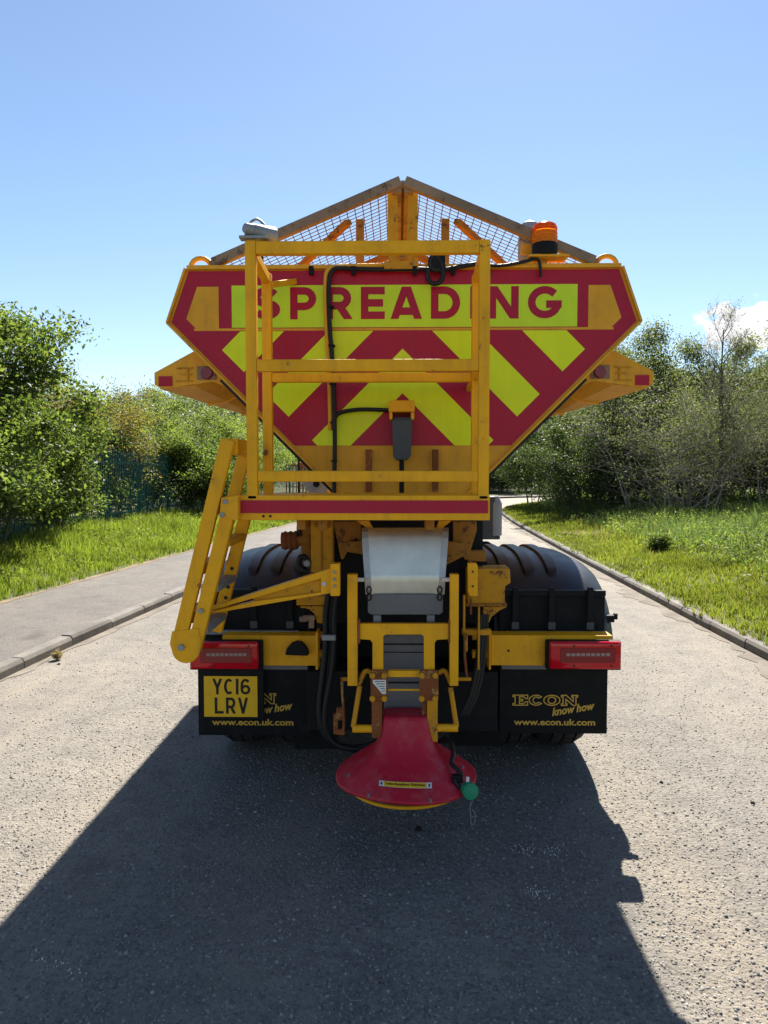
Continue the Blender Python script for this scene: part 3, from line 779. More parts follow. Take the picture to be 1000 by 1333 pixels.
L_('broadleaf_tree', T_big, -14.2, 22.5, .3, 3.5, 1.0, 'broadleaf tree deep behind the dark undergrowth', 'tree')
L_('light_shrub', T_light, -14.5, 33, .3, 1.5, 1.2, 'light green bush deep behind the fence at the foot of the hill')
L_('light_shrub', T_light, -11.8, 40, .3, 2.8, 1.2, 'light green bush behind the tall light green one')
L_('broadleaf_tree', T_big, -6.0, 52, .3, 1.5, .95, 'broadleaf tree behind the fence where the road bends', 'tree')
gR = 'trees and shrubs along the right bank'
def R_(kind, me, x, y, z, rot, s, lab, cat='shrub', sz=None): place_tree(kind, me, x, y, z, rot, s, lab, cat, gR, sz)
R_('bare_tree', T_bare, 10.75, 25.0, .5, 0.3, .92, 'nearly bare grey tree with upright twigs above the tall grass', 'tree')
R_('twiggy_shrub', T_twig, 8.6, 25.3, .45, 1.0, 1.0, 'twiggy shrub with pale dead branches left of the bare tree')
R_('twiggy_shrub', T_twig, 12.9, 25.6, .5, 2.4, .92, 'twiggy shrub with pale branches right of the bare tree')
R_('twiggy_shrub', T_twig, 10.2, 27.3, .5, 4.4, 1.2, 'twiggy shrub tangled directly behind the bare tree')
R_('dark_shrub', T_deep, 7.0, 27.6, .35, 5.4, .62, 'dark green shrub reaching over the grass towards the bend')
R_('twiggy_shrub', T_twig, 9.6, 24.4, .4, 3.7, .8, 'low tangle of pale dead branches at the foot of the bare tree')
R_('twiggy_shrub', T_twig, 14.6, 26.0, .45, .5, 1.05, 'twiggy shrub with arching pale branches at the outer bank')
R_('sage_tree', T_sage, 9.4, 31.5, .5, 0, 1.0, 'grey green tree rising behind the twiggy shrubs', 'tree')
R_('sage_tree', T_sage, 12.6, 31.5, .5, 1.7, .95, 'grey green tree behind the bare tree under the white cloud', 'tree')
R_('sage_tree', T_sage, 16.3, 29.5, .5, 3.1, .95, 'grey green tree at the outer end of the bank', 'tree')
R_('sage_tree', T_sage, 14.6, 33.5, .5, 5.1, .95, 'grey green tree filling the gap below the white cloud', 'tree')
R_('sage_tree', T_sage, 11.0, 34.5, .5, 2.2, .98, 'grey green tree closing the gap between its two taller neighbours', 'tree')
R_('sage_tree', T_sage, 18.8, 31.5, .5, .9, 1.0, 'grey green tree beyond the outer end of the bank', 'tree')
R_('sage_tree', T_sage, 8.0, 37.0, .4, 4.1, .9, 'grey green tree beside the mouth of the bend', 'tree')
R_('dark_shrub', T_deep, 7.3, 31.0, .4, 0, .82, 'dark green shrub shading the kerb before the bend')
R_('dark_shrub', T_deep, 8.9, 34.0, .4, 2, .95, 'dark green shrub behind the one shading the kerb')
R_('dark_shrub', T_deep, 11.2, 28.8, .4, 1, .76, 'dark green shrub filling the gap behind the bare trunk')
R_('dark_shrub', T_deep, 14.4, 27.4, .4, 3, .70, 'dark green shrub among pale twigs at the edge of the bank')
R_('dark_shrub', T_deep, 9.2, 28.4, .4, 5, .70, 'low dark shrub underneath the pale dead branches')
R_('dark_shrub', T_deep, 12.9, 28.6, .4, 4, .74, 'dark green shrub between the bare tree and the twigs beside it')
R_('dark_shrub', T_deep, 16.6, 27.0, .4, .6, .74, 'dark green shrub at the outer end of the bank')
R_('dark_shrub', T_deep, 10.6, 34.0, .4, 1.6, .85, 'dark green shrub in deep shade under the grey green trees')
R_('dark_shrub', T_deep, 7.2, 39.5, .3, 2.9, .75, 'dark green shrub at the inner corner of the bend')
gB = 'trees closing the view at the bend'
for i, (x, y, s, me, lab) in enumerate([
        (2.0, 68, 1.15, T_deep, 'dark tree at the start of the bend behind the far kerb'), (6.5, 66.5, 1.2, T_deep, 'dark tree behind the far kerb mid bend'),
        (10.5, 69, 1.25, T_deep, 'dark tree behind the far kerb past mid bend'), (15.5, 70, 1.2, T_deep, 'dark tree behind the far kerb where the road leaves'),
        (8.0, 75, 1.2, T_sage, 'tall grey green tree above the dark trees at the bend'), (21, 73, 1.2, T_deep, 'dark tree at the end of the bend'), (-2, 66, 1.0, T_sage, 'grey green tree beyond the fence at the bend'),
        (4.2, 65.5, .7, T_dark, 'low dark bush behind the far kerb at the bend'), (8.6, 66.5, .8, T_dark, 'second low dark bush behind the far kerb at the bend'), (12.8, 68.0, .8, T_dark, 'third low dark bush behind the far kerb at the bend')]):
    place_tree('bend_tree', me, x, y, .1, i * 1.3, s, lab, 'tree', gB)

# a thistle-like clump standing out of the right bank
Wd_ = tree_meshes('weed', 21, .34, .13, .04, 3, .06, 'leaf_green', stems=8, kids=4, base_r=.005, first=.1, levels=3, min_z=.02, upness=.8)
d = 15.2; p = at(858, 735, d)
place_tree('weed', Wd_, p.x, d, float(verge_h(p.x - 3.75)) - .02, 0, 1.15, 'dark bushy weed clump standing alone in the grass', 'weed')

def weeds(name, seed, n, per, L, side, d0, d1, y0, y1, zf, hmax, size, mat, label):
    rng = np.random.default_rng(seed); x, y, d = scatter(rng, n, L, d0, d1, y0, y1)
    hm = hmax * rng.uniform(.4, 1, n) * np.clip(d / 2.5, .35, 1); rad = rng.uniform(.06, .20, n)
    C = np.repeat(np.stack([x + side * d, y, zf(d)], 1), per, 0); hh = np.repeat(hm, per); rr = np.repeat(rad, per)
    C[:, 2] += hh * rng.random(len(C)) ** .7 + .02; C[:, :2] += rng.normal(0, 1, (len(C), 2)) * rr[:, None]
    V, T = leaves_np(rng, C, size, .6, .45)
    return tag(link(name, np_mesh(name, V, tris=T, mat=mat)), label, 'weeds', kind='stuff')
weeds('bank_weeds', 41, 1500, 34, LR, 1, 1.6, 12, 7, 42, lambda d: verge_h(d), .48, .075, 'leaf_light', 'leafy green weeds mixed through the tall grass on the bank')
weeds('bank_nettles', 43, 800, 34, LR, 1, 2.4, 12, 8, 42, lambda d: verge_h(d), .6, .07, 'leaf_green', 'darker nettle like weeds mixed through the tall grass on the bank')
weeds('verge_weeds', 42, 700, 30, LP, -1, .8, 4.4, 8, 42, zl, .40, .08, 'leaf_light', 'leafy green weeds mixed through the grass below the fence')

# wooded hillside far beyond the fence: one mass
rng = np.random.default_rng(5)
nc = 900
hx = rng.uniform(-95, 30, nc); hy = rng.uniform(75, 165, nc)
hill_z = lambda x, y: np.clip((y - 60) * .16, 0, 18) * np.clip((-x - 2) / 26, 0, 1.0) * (1 - .35 * np.clip((-x - 45) / 50, 0, 1))
cz = hill_z(hx, hy) + rng.uniform(1.5, 3.6, nc)
m_ = 150
C = np.repeat(np.stack([hx, hy, cz], 1), m_, 0)
sph = rng.normal(0, 1, (len(C), 3)); sph /= np.linalg.norm(sph, axis=1, keepdims=True)
rad = np.repeat(rng.uniform(1.6, 3.1, nc), m_) * rng.uniform(.75, 1.12, len(C))
C = C + sph * rad[:, None] * [1, 1, .85]
V, T = leaves_np(rng, C, .42, .5, .7)
tag(link('wooded_hillside', np_mesh('wooded_hillside', V, tris=T, mat='leaf_far')), 'dense distant woodland covering the hillside beyond the fence', 'woodland', kind='stuff')
rng = np.random.default_rng(6)
nc = 420
hx = rng.uniform(13, 75, nc); hy = rng.uniform(36, 60, nc) + np.clip(hx - 20, 0, 60) * .15
keep = hy < 34 + (hx - 8) * .8; hx, hy = hx[keep] + 4, hy[keep] - 6; nc = len(hx)
C = np.repeat(np.stack([hx, hy, rng.uniform(1.0, 5.5, nc)], 1), 200, 0)
sph = rng.normal(0, 1, (len(C), 3)); sph /= np.linalg.norm(sph, axis=1, keepdims=True)
C = C + sph * (np.repeat(rng.uniform(1.2, 2.2, nc), 200) * rng.uniform(.6, 1.15, len(C)))[:, None] * [1, 1, .85]
V, T = leaves_np(rng, C, .20, .5, .7)
tag(link('roadside_thicket', np_mesh('roadside_thicket', V, tris=T, mat='leaf_far')), 'dense green thicket behind the trees of the right bank', 'thicket', kind='stuff')
gx, gy = np.meshgrid(np.linspace(-130, 40, 50), np.linspace(62, 190, 40), indexing='ij')
Vh = np.stack([gx, gy, hill_z(gx, gy) - .05], -1).reshape(-1, 3); i, j = np.meshgrid(np.arange(49), np.arange(39), indexing='ij')
Q = np.stack([i * 40 + j, (i + 1) * 40 + j, (i + 1) * 40 + j + 1, i * 40 + j + 1], -1).reshape(-1, 4)
tag(link('hill', np_mesh('hill', Vh, quads=Q, mat='soil', smooth=True)), kind='structure')

# ------------------------------------------------------------------ palisade fence
fence = empty('palisade_fence', (-8.4, 17, .3))
tag(fence, 'dark green steel palisade fence behind the grass verge', 'fence')
s = np.concatenate([[0], np.cumsum(np.hypot(*np.diff(LF, axis=0).T))])
def fpt(t): return Vector((np.interp(t, s, LF[:, 0]), np.interp(t, s, LF[:, 1]), .22))
def fdir(t): return (fpt(t + .2) - fpt(t - .2)).normalized()
mb = MB()
w, hh = .033, 2.35
mb.add([(-w, 0, 0), (0, -.014, 0), (w, 0, 0), (-w, 0, hh - .12), (0, -.014, hh - .04), (w, 0, hh - .12), (0, -.012, hh)],
       [(0, 1, 4, 3), (1, 2, 5, 4), (3, 4, 6), (4, 5, 6)])
o = mb.build('pale', 'fence'); pale_me = o.data; bpy.data.objects.remove(o)
t = 9.0; npale = 0
rest = MB()
while t < s[-1] - 1:
    p, d = fpt(t), fdir(t); ang = math.atan2(d.y, d.x)
    if npale < 300:
        o = link('pale', pale_me, fence)
        o.matrix_parent_inverse = Matrix.Translation(-fence.location)
        o.matrix_basis = Matrix.Translation(p) @ Matrix.Rotation(ang, 4, 'Z')
        npale += 1
    else:
        m4 = Matrix.Translation(p) @ Matrix.Rotation(ang, 4, 'Z')
        rest.add([m4 @ v.co for v in pale_me.vertices], [tuple(f.vertices) for f in pale_me.polygons])
    t += .148
tag(rest.build('distant_pales', 'fence', fence), kind='stuff')
t = 7.6; 
while t < s[-1] - 3:
    a, b_ = fpt(t), fpt(t + 2.75)
    nrm = Vector((fdir(t).y, -fdir(t).x, 0)) * -.04
    for z in (.42, 1.95):
        MB().bar(a + nrm + Vector((0, 0, z)), b_ + nrm + Vector((0, 0, z)), .05, .05).build('rail', 'fence', fence)
    MB().bar(a + nrm * 2.4 + Vector((0, 0, -.2)), a + nrm * 2.4 + Vector((0, 0, 2.3)), .10, .055, fdir(t)).build('post', 'fence', fence)
    t += 2.75

# orange plastic barrier seen through the gap beside the hopper
bar_root = empty('plastic_barrier', (-6.2, 45.2, .25)); tag(bar_root, 'orange plastic barrier with open slats far off behind the fence', 'barrier')
mb = MB(); mb.box(-6.9, -5.4, 45.1, 45.25, 2.25, 2.55).build('top_rail', 'orange_plastic', bar_root, .03)
for k in range(8):
    x = -6.88 + k * .205
    MB().box(x, x + .07, 45.12, 45.22, .25, 2.25).build('slat', 'orange_plastic', bar_root, .01)

# ================================================================== the gritting truck
truck = empty('gritting_truck', (0, 6.5, 0))
tag(truck, 'yellow gritting lorry with red and lime chevrons and a SPREADING sign', 'gritting lorry')
HY = 4.0                                    # rear plate of the hopper
def P(u, v, Y): return at(u, v, Y)
def XZ(u, v, Y): p = at(u, v, Y); return (p.x, p.z)
ztop, zmid = P(524, 349, HY).z, P(524, 420, HY).z
HT, HM = 1.160, 1.262                       # half widths at the top and at the shoulder
zlow = 1.42; HL = HM - (zmid - zlow) * 1.0
HEND = 7.9

def clip(poly, edges):
    """Sutherland-Hodgman against half planes a*x+b*z<=c"""
    for a, b_, c in edges:
        out = []
        for i in range(len(poly)):
            p, q = poly[i], poly[(i + 1) % len(poly)]
            dp, dq = a * p[0] + b_ * p[1] - c, a * q[0] + b_ * q[1] - c
            if dp <= 0: out.append(p)
            if (dp < 0 < dq) or (dq < 0 < dp):
                t = dp / (dp - dq); out.append((p[0] + (q[0] - p[0]) * t, p[1] + (q[1] - p[1]) * t))
        poly = out
        if not poly: return []
    return poly

# ---- hopper shell: rear plate, two sloping sides, rims, front plate
outline = [(-HT, ztop), (HT, ztop), (HM, zmid), (HL, zlow), (-HL, zlow), (-HM, zmid)]
hopper = MB()
hopper.prism(outline, HY, HY + .012)
hopper.prism(outline, HEND, HEND + .012)
for sgn in (-1, 1):
    a, b_, c = (sgn * HT, ztop - .004), (sgn * HM, zmid), (sgn * HL, zlow)
    for p, q in ((a, b_), (b_, c)):
        hopper.sheet([(p[0], HY + .012, p[1]), (p[0], HEND, p[1]), (q[0], HEND, q[1]), (q[0], HY + .012, q[1])], .006 * sgn)
    hopper.box(sgn * (HT - .06), sgn * HT + sgn * .0, HY + .012, HEND, ztop - .05, ztop)
hopper = hopper.build('hopper', 'ochre', truck)
MB().box(-HT + .01, HT - .01, HY - .03, HY + .05, ztop - .008, ztop + .014).build('top_rim', 'ochre', hopper, .004)
for sgn in (-1, 1):                        # folded flange and dark sealing strip along each sloping edge
    for p, q, nm in (((sgn * HT, ztop), (sgn * HM, zmid), 'edge_flange'), ((sgn * HM, zmid), (sgn * (HL - .0), zlow), 'edge_flange')):
        MB().bar((p[0], HY - .008, p[1]), (q[0], HY - .008, q[1]), .012, .03, (0, 1, 0)).build(nm, 'ochre', hopper)
    a, c = Vector((sgn * (HM - .29), HY + .03, zmid - .29)), Vector((sgn * HL, HY + .03, zlow))
    off = Vector((sgn * .010, 0, -.010))
    MB().bar(a + off, c + off, .016, .05, (0, 1, 0)).build('sealing_strip', 'hose', hopper)
    for yy in (4.9, 5.8, 6.7, 7.5):        # pressed stiffeners on the sloping sides
        MB().bar((sgn * (HM - .035), yy, zmid - .06), (sgn * (HL + .02), yy, zlow + .01), .04, .03, (0, 1, 0)).build('stiffener', 'ochre', hopper)
    # lifting eye
    cx = sgn * (HT - .065); mb = MB()
    mb.tube([(cx + .055 * math.cos(t), HY + .06, ztop + .025 + .05 * math.sin(t)) for t in np.linspace(0, math.pi, 9)], .014, 8, 1)
    mb.build('lifting_eye', 'ochre', hopper, smooth=50)

# ---- reflective films on the rear plate
Yf = HY - .003
def flat(name, poly, mat, parent, y, t=.0015):
    mb = MB(); mb.prism(poly, y, y + t); return mb.build(name, mat, parent)
def shrink(d):                             # rear plate outline, inset along its slanting edges
    return [((1, -1, (HM - zmid) - d * 1.414)), ((-1, -1, (HM - zmid) - d * 1.414)),
            (ztop - zmid, HM - HT, (ztop - zmid) * HM + (HM - HT) * zmid - d * math.hypot(ztop - zmid, HM - HT)),
            (-(ztop - zmid), HM - HT, (ztop - zmid) * HM + (HM - HT) * zmid - d * math.hypot(ztop - zmid, HM - HT))]
zl = lambda v: P(524, v, HY).z
zred0 = zl(580)
red_poly = clip([(-1.4, zred0), (1.4, zred0), (1.4, ztop - .012), (-1.4, ztop - .012)], shrink(.018))
flat('red_film', red_poly, 'red_film', hopper, Yf)
zs0, zs1 = zl(426), zl(371)                # the lettered sheet
xs0, xs1 = -.915, .927
flat('message_sheet', [(xs0, zs0), (xs1, zs0), (xs1, zs1), (xs0, zs1)], 'lime_sheet', hopper, Yf - .002)
for sgn in (-1, 1):                        # bare painted corners left inside the red border
    poly = clip([(sgn * .985, zl(428)), (sgn * 1.4, zl(428)), (sgn * 1.4, zs1 - .006), (sgn * .985, zs1 - .006)], shrink(.088) + [(0, -1, -zl(429))])
    poly = clip(poly, [(1, -1, (HM - zmid) - .02), (-1, -1, (HM - zmid) - .02)])
    flat('bare_corner', poly, 'ochre', hopper, Yf - .002)
flat('painted_gap', [(-1.12, zl(430)), (1.12, zl(430)), (1.12, zl(427)), (-1.12, zl(427))], 'ochre', hopper, Yf - .0016)
zc = zl(430)
px = 1 / (F_PX / HY)
for c0, c1 in ((454, 512), (333, 392), (214, 273), (568, 640)):
    for sgn in (-1, 1):
        # band between two 45 degree lines falling away from the centre line
        za, zb = zl(c0), zl(c1)
        poly = [(0, za), (sgn * 1.6, za - 1.6), (sgn * 1.6, zb - 1.6), (0, zb)]
        if sgn < 0: poly = poly[::-1]
        poly = clip(poly, shrink(.105)[:2] + [(0, -1, -zred0), (0, 1, zc - .003)])
        if len(poly) > 2: flat('chevron_stripe', poly, 'lime_film', hopper, Yf - .002)

# ---- lettering built from strokes
def arc(cx, cz, rx, rz, a0, a1, n=10):
    return [(cx + rx * math.cos(R(a0 + (a1 - a0) * k / n)), cz + rz * math.sin(R(a0 + (a1 - a0) * k / n))) for k in range(n + 1)]
def stroke(pts, w, closed=False):
    """flat ribbon along a 2D polyline with mitred joints -> (verts2d, quads)"""
    p = [Vector(q) for q in pts]; n = len(p); V = []
    for i in range(n):
        a = p[i] - p[i - 1] if (i > 0 or closed) else p[1] - p[0]
        b_ = p[(i + 1) % n] - p[i] if (i < n - 1 or closed) else p[i] - p[i - 1]
        a = a.normalized(); b_ = b_.normalized()
        na, nb = Vector((-a.y, a.x)), Vector((-b_.y, b_.x)); m = (na + nb)
        m = m.normalized() if m.length > 1e-6 else na
        k = w / 2 / max(m.dot(na), .5)
        V += [p[i] + m * k, p[i] - m * k]
    F = [(2 * i, 2 * i + 1, 2 * ((i + 1) % n) + 1, 2 * ((i + 1) % n)) for i in range(n if closed else n - 1)]
    return V, F
def glyph(ch, h, W, w):
    """centre-line strokes of a capital of height h and width W for pen width w"""
    x0, x1, z0, z1 = w / 2, W - w / 2, w / 2, h - w / 2
    zm = h * .5; cx, hw = (x0 + x1) / 2, (x1 - x0) / 2
    if ch == 'S':
        r1, r2 = (z1 - zm) / 2, (zm - z0) / 2
        return [arc(cx, z1 - r1, hw * .95, r1, 25, 270, 14)[:-1] + arc(cx, zm - r2, hw, r2, 90, -155, 14)]
    if ch == 'P': return [[(x0, 0), (x0, h)], [(x0, z1), (cx + hw * .1, z1)] + arc(cx + hw * .1, (z1 + h * .40) / 2, hw * .9, (z1 - h * .40) / 2, 90, -90, 10)[1:-1] + [(cx + hw * .1, h * .40), (x0, h * .40)]]
    if ch == 'R': return [[(x0, 0), (x0, h)], [(x0, z1), (cx + hw * .1, z1)] + arc(cx + hw * .1, (z1 + h * .42) / 2, hw * .85, (z1 - h * .42) / 2, 90, -90, 10)[1:-1] + [(cx + hw * .1, h * .42), (x0, h * .42)], [(cx + hw * .05, h * .44), (x1 + w * .05, 0)]]
    if ch == 'E': return [[(x0, 0), (x0, h)], [(x0, z1), (W, z1)], [(x0, zm), (W * .93, zm)], [(x0, z0), (W, z0)]]
    if ch == 'A': return [[(x0 - w * .02, 0), (cx - w * .08, h)], [(x1 + w * .02, 0), (cx + w * .08, h)], [(x0 + hw * .3, h * .24), (x1 - hw * .3, h * .24)]]
    if ch == 'D': return [[(x0, 0), (x0, h)], [(x0, z1), (cx - hw * .1, z1)] + arc(cx - hw * .1, h / 2, hw * 1.1, h / 2 - w / 2, 90, -90, 14)[1:-1] + [(cx - hw * .1, z0), (x0, z0)]]
    if ch in 'I1': return [[(cx, 0), (cx, h)]]
    if ch == 'N': return [[(x0, 0), (x0, h)], [(x0 + w * .1, h - w * .1), (x1 - w * .1, w * .1)], [(x1, 0), (x1, h)]]
    if ch == 'G': return [arc(cx, h / 2, hw, h / 2 - w / 2, 42, 350, 22) + [(x1, h * .44)], [(x1 + w * .5, h * .44), (cx + hw * .1, h * .44)]]
    if ch == 'C': return [arc(cx, h / 2, hw, h / 2 - w / 2, 50, 310, 22)]
    if ch == 'O': return [arc(cx, h / 2, hw, h / 2 - w / 2, 0, 360, 26)]
    if ch == 'Y': return [[(cx, 0), (cx, h * .5)], [(x0, h), (cx, h * .42)], [(x1, h), (cx, h * .42)]]
    if ch == 'L': return [[(x0, h), (x0, 0)], [(x0, z0), (W, z0)]]
    if ch == 'V': return [[(x0, h), (cx, w * .2)], [(x1, h), (cx, w * .2)]]
    if ch == '6': return [arc(cx, h * .31, hw, h * .31 - w / 2, 180, -180, 20), [(x0, h * .31), (x0, h * .60)] + arc(cx, h * .62, hw, h * .38 - w / 2, 180, 35, 10)]
    return []
def letter(name, ch, x, z, y, h, W, w, mat, parent, t=.0012, outline_only=None):
    mb = MB()
    for j, st in enumerate(glyph(ch, h, W, w)):
        if (Vector(st[0]) - Vector(st[-1])).length < 1e-6:
            V, F = stroke(st[:-1], w, True)
        else:
            V, F = stroke(st, w)
        yy = y - .0002 * j
        if len(st) == 2 and abs(st[0][0] - st[1][0]) > 1e-4 and abs(st[0][1] - st[1][1]) > 1e-4:
            a_, b2 = Vector(st[0]), Vector(st[1]); e_ = (b2 - a_).normalized() * w
            V, F = stroke([a_ - e_ if not (ch == 'R') else a_, b2 + e_ * (.15 if ch == 'Y' else 1)], w)
            pg = clip([tuple(V[0]), tuple(V[1]), tuple(V[3]), tuple(V[2])], [(0, -1, 0), (0, 1, h), (-1, 0, w * .1), (1, 0, W + w * .1)])
            mb.add([(x + p[0], yy, z + p[1]) for p in pg], [tuple(range(len(pg)))])
            continue
        mb.add([(x + p.x, yy, z + p.y) for p in V], F)
    o = mb.build(name, mat, parent)
    return o
zl0, hl = zl(415.5), zl(373.5) - zl(415.5)
for ch, u0, u1 in (('S', 329, 365), ('P', 378, 412), ('R', 424, 458), ('E', 470, 501), ('A', 509, 549), ('D', 561, 599), ('I', 612, 622), ('N', 636, 675), ('G', 687, 731)):
    xa, xb = P(u0, 400, HY).x, P(u1, 400, HY).x
    letter('letter', ch, xa, zl0, Yf - .0032, hl, xb - xa, hl * .235 if ch != 'I' else xb - xa, 'red_film', hopper)

# ---- tapering side boards that stand out from the hopper behind each end plate
for sgn in (-1, 1):
    X = lambda x: sgn * x
    prof_end = [(1.335, 2.275), (1.375, 2.30), (1.375, 2.365), (1.145, 2.487), (.925, 2.27), (1.05, 2.315)]
    sh = MB(); sh.prism([(X(x), z) for x, z in prof_end], 4.11, 4.118)
    y0, y1 = 4.118, 4.86
    n0 = {'tip': (1.372, 2.36), 'low': (1.34, 2.277), 'top': (1.145, 2.485), 'fold': (1.155, 2.298), 'in': (1.005, 2.372)}
    n1 = {'tip': (.945, 2.225), 'low': (.925, 2.165), 'top': (.925, 2.29), 'fold': (.885, 2.18), 'in': (.85, 2.205)}
    def S(a, b_): sh.sheet([(X(n0[a][0]), y0, n0[a][1]), (X(n1[a][0]), y1, n1[a][1]), (X(n1[b_][0]), y1, n1[b_][1]), (X(n0[b_][0]), y0, n0[b_][1])], .004 * sgn)
    S('tip', 'top'); S('low', 'tip'); S('fold', 'low'); S('in', 'fold')
    sh = sh.build('side_board', 'ochre', truck)
    for f in (.42, .78):
        m_ = {k: tuple(n0[k][q] + (n1[k][q] - n0[k][q]) * f for q in (0, 1)) for k in n0}; yy = y0 + (y1 - y0) * f
        MB().prism([(X(m_['low'][0]), m_['low'][1] - .016), (X(m_['fold'][0]), m_['fold'][1] - .016), (X(m_['in'][0]), m_['in'][1] - .016), (X(m_['in'][0]), m_['in'][1]), (X(m_['fold'][0]), m_['fold'][1]), (X(m_['low'][0]), m_['low'][1])], yy, yy + .035).build('board_rib', 'ochre', sh)
    MB().box(X(1.275), X(1.35), 4.104, 4.11, 2.29, 2.345).build('reflector', 'red_film', sh)
    MB().box(X(1.03), X(1.135), 4.102, 4.11, 2.325, 2.40).build('lamp_mount', 'rusty_frame', sh, .004)
    MB().cyl((X(1.08), 4.09, 2.362), (X(1.08), 4.104, 2.362), .03, .036, 18).build('marker_lamp', 'deep_red_lens', sh, smooth=40)
    br = MB(); br.bar((X(1.16), 4.108, 2.39), (X(1.25), 4.108, 2.388), .006, .007).bar((X(1.165), 4.106, 2.355), (X(1.225), 4.106, 2.355), .006, .007).bar((X(1.16), 4.108, 2.318), (X(1.255), 4.108, 2.318), .006, .008).bar((X(1.187), 4.105, 2.315), (X(1.187), 4.105, 2.39), .006, .008)
    br.build('wire_bracket', 'worn_yellow', sh)

# ---- mesh screens over the hopper, leaning together like a tent
zap = P(520, 236, HY).z; xb, zb = 1.02, ztop + .03
for sgn in (-1, 1):
    a0, a1 = Vector((sgn * .012, HY + .03, zap)), Vector((sgn * xb, HY + .03, zb))
    ay = Vector((0, HEND - HY - .06, 0))
    fr = MB()
    up = Vector((sgn * (zap - zb), 0, xb)).normalized()
    fr.bar(a0, a1, .04, .038, up)
    fr.bar(a0 + Vector((0, -.022, .008)), a1 + Vector((0, -.022, .008)), .008, .05, up)
    fr.bar(a0 + ay, a1 + ay, .05, .045, up)
    fr.bar(a0 + Vector((sgn * .02, 0, -.02)), a0 + ay + Vector((sgn * .02, 0, -.02)), .05, .05)
    fr.bar(a1, a1 + ay, .05, .05)
    fr = fr.build('screen_frame', 'rusty_frame', truck, .004)
    for f in (.27, .52, .78):                    # cross bars under the mesh
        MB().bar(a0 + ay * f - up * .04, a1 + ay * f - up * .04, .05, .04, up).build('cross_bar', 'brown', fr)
    MB().bar(Vector((sgn * .055, HY + .075, zap - .03)), Vector((sgn * .052, HY + .075, ztop + .02)), .055, .012, (0, 1, 0)).build('ridge_post', 'worn_yellow', fr, .003)
    MB().bar(a0.lerp(a1, .24) + ay * .03 - up * .05, a0.lerp(a1, .22) + ay * .03 + Vector((0, 0, -.30)), .045, .015, (0, 1, 0)).build('brace', 'brown', fr, .003)
    MB().bar(a0.lerp(a1, .30) - up * .05 + ay * .02, a0.lerp(a1, .88) - up * .06 + ay * .20, .045, .03, up).build('brace', 'brown', fr, .003)
    if sgn > 0: MB().bar(a0.lerp(a1, .62) + Vector((0, .03, -.075)), a0.lerp(a1, .78) + Vector((0, .03, -.03)), .012, .06, (0, 0, 1)).build('stay_plate', 'ochre', fr, .003)
    # wires
    segs = []
    n1, n2 = 24, 70
    for k in range(1, n1):
        p = a0.lerp(a1, k / n1) - up * .012
        segs.append((tuple(p), tuple(p + ay), .0026, .0026))
    for k in range(1, n2):
        p = a0 + ay * (k / n2) - up * .016; q = a1 + ay * (k / n2) - up * .016
        segs.append((tuple(p), tuple(q), .0026, .0026))
    V, Q = tubes_np(segs, 4)
    tag(link('wire_mesh', np_mesh('wire_mesh', V, quads=Q, mat='wire'), fr), kind='stuff')
MB().cyl((0, HY + .02, zap - .005), (0, HEND, zap - .005), .018, seg=12).build('ridge_hinge', 'rusty_frame', truck, smooth=40)
MB().cyl((0, HY + .05, zap - .36), (0, HY + .09, zap - .36), .022, seg=12).build('latch_bolt', 'rusty_frame', truck, smooth=40)

# ---- beacon on its bracket, grey lamp behind it
bx, by = P(709, 330, HY - .02).x, HY - .02
zbk = P(708, 337, by).z
bk = MB(); bk.box(bx - .09, bx + .12, by - .05, by + .08, zbk, zbk + .012).box(bx - .09, bx - .06, by - .02, by + .05, zbk - .03, zbk).box(bx - .02, bx + .02, by + .02, by + .03, zbk - .05, zbk)
bk.build('beacon_bracket', 'ochre', truck, .003)
bz0, bz1, bz2, bz3 = zbk + .012, P(708, 318, by).z, P(708, 302, by).z, P(708, 291, by).z
bc = MB(); bc.cyl((bx, by, bz0), (bx, by, bz1), .066, .068, 24); bc = bc.build('beacon', 'black', truck, .004, 40)
lens_mb = MB(); lens_mb.cyl((bx, by, bz1), (bx, by, bz2 - .003), .066, .064, 24, False); 
for k in range(3): 
    zz = bz1 + .012 + k * .017; lens_mb.cyl((bx, by, zz), (bx, by, zz + .009), .0675, .0655, 24, False)
lens_mb.build('beacon_lens', 'amber_pale', bc, smooth=40)
top = MB()
pr = [(0, .064), (.02, .063), (.034, .058), (.042, .045), (.046, .02)]
for (h0, r0), (h1, r1) in zip(pr[:-1], pr[1:]): top.cyl((bx, by, bz2 + h0), (bx, by, bz2 + h1), r0, r1, 24, h1 == .046)
for k in range(2): zz = bz2 + .004 + k * .012; top.cyl((bx, by, zz), (bx, by, zz + .006), .0655, .064, 24, False)
top.build('beacon_cap', 'amber', bc, smooth=40)
sl = MB(); px_, py_ = bx - .052, by + .16
pr = [(0, .062), (.15, .062), (.205, .056), (.235, .042), (.25, .015)]
for (h0, r0), (h1, r1) in zip(pr[:-1], pr[1:]): sl.cyl((px_, py_, zbk + h0), (px_, py_, zbk + h1), r0, r1, 20, h1 == .25)
sl.build('lamp_cowl', 'cab_grey', truck, smooth=40)

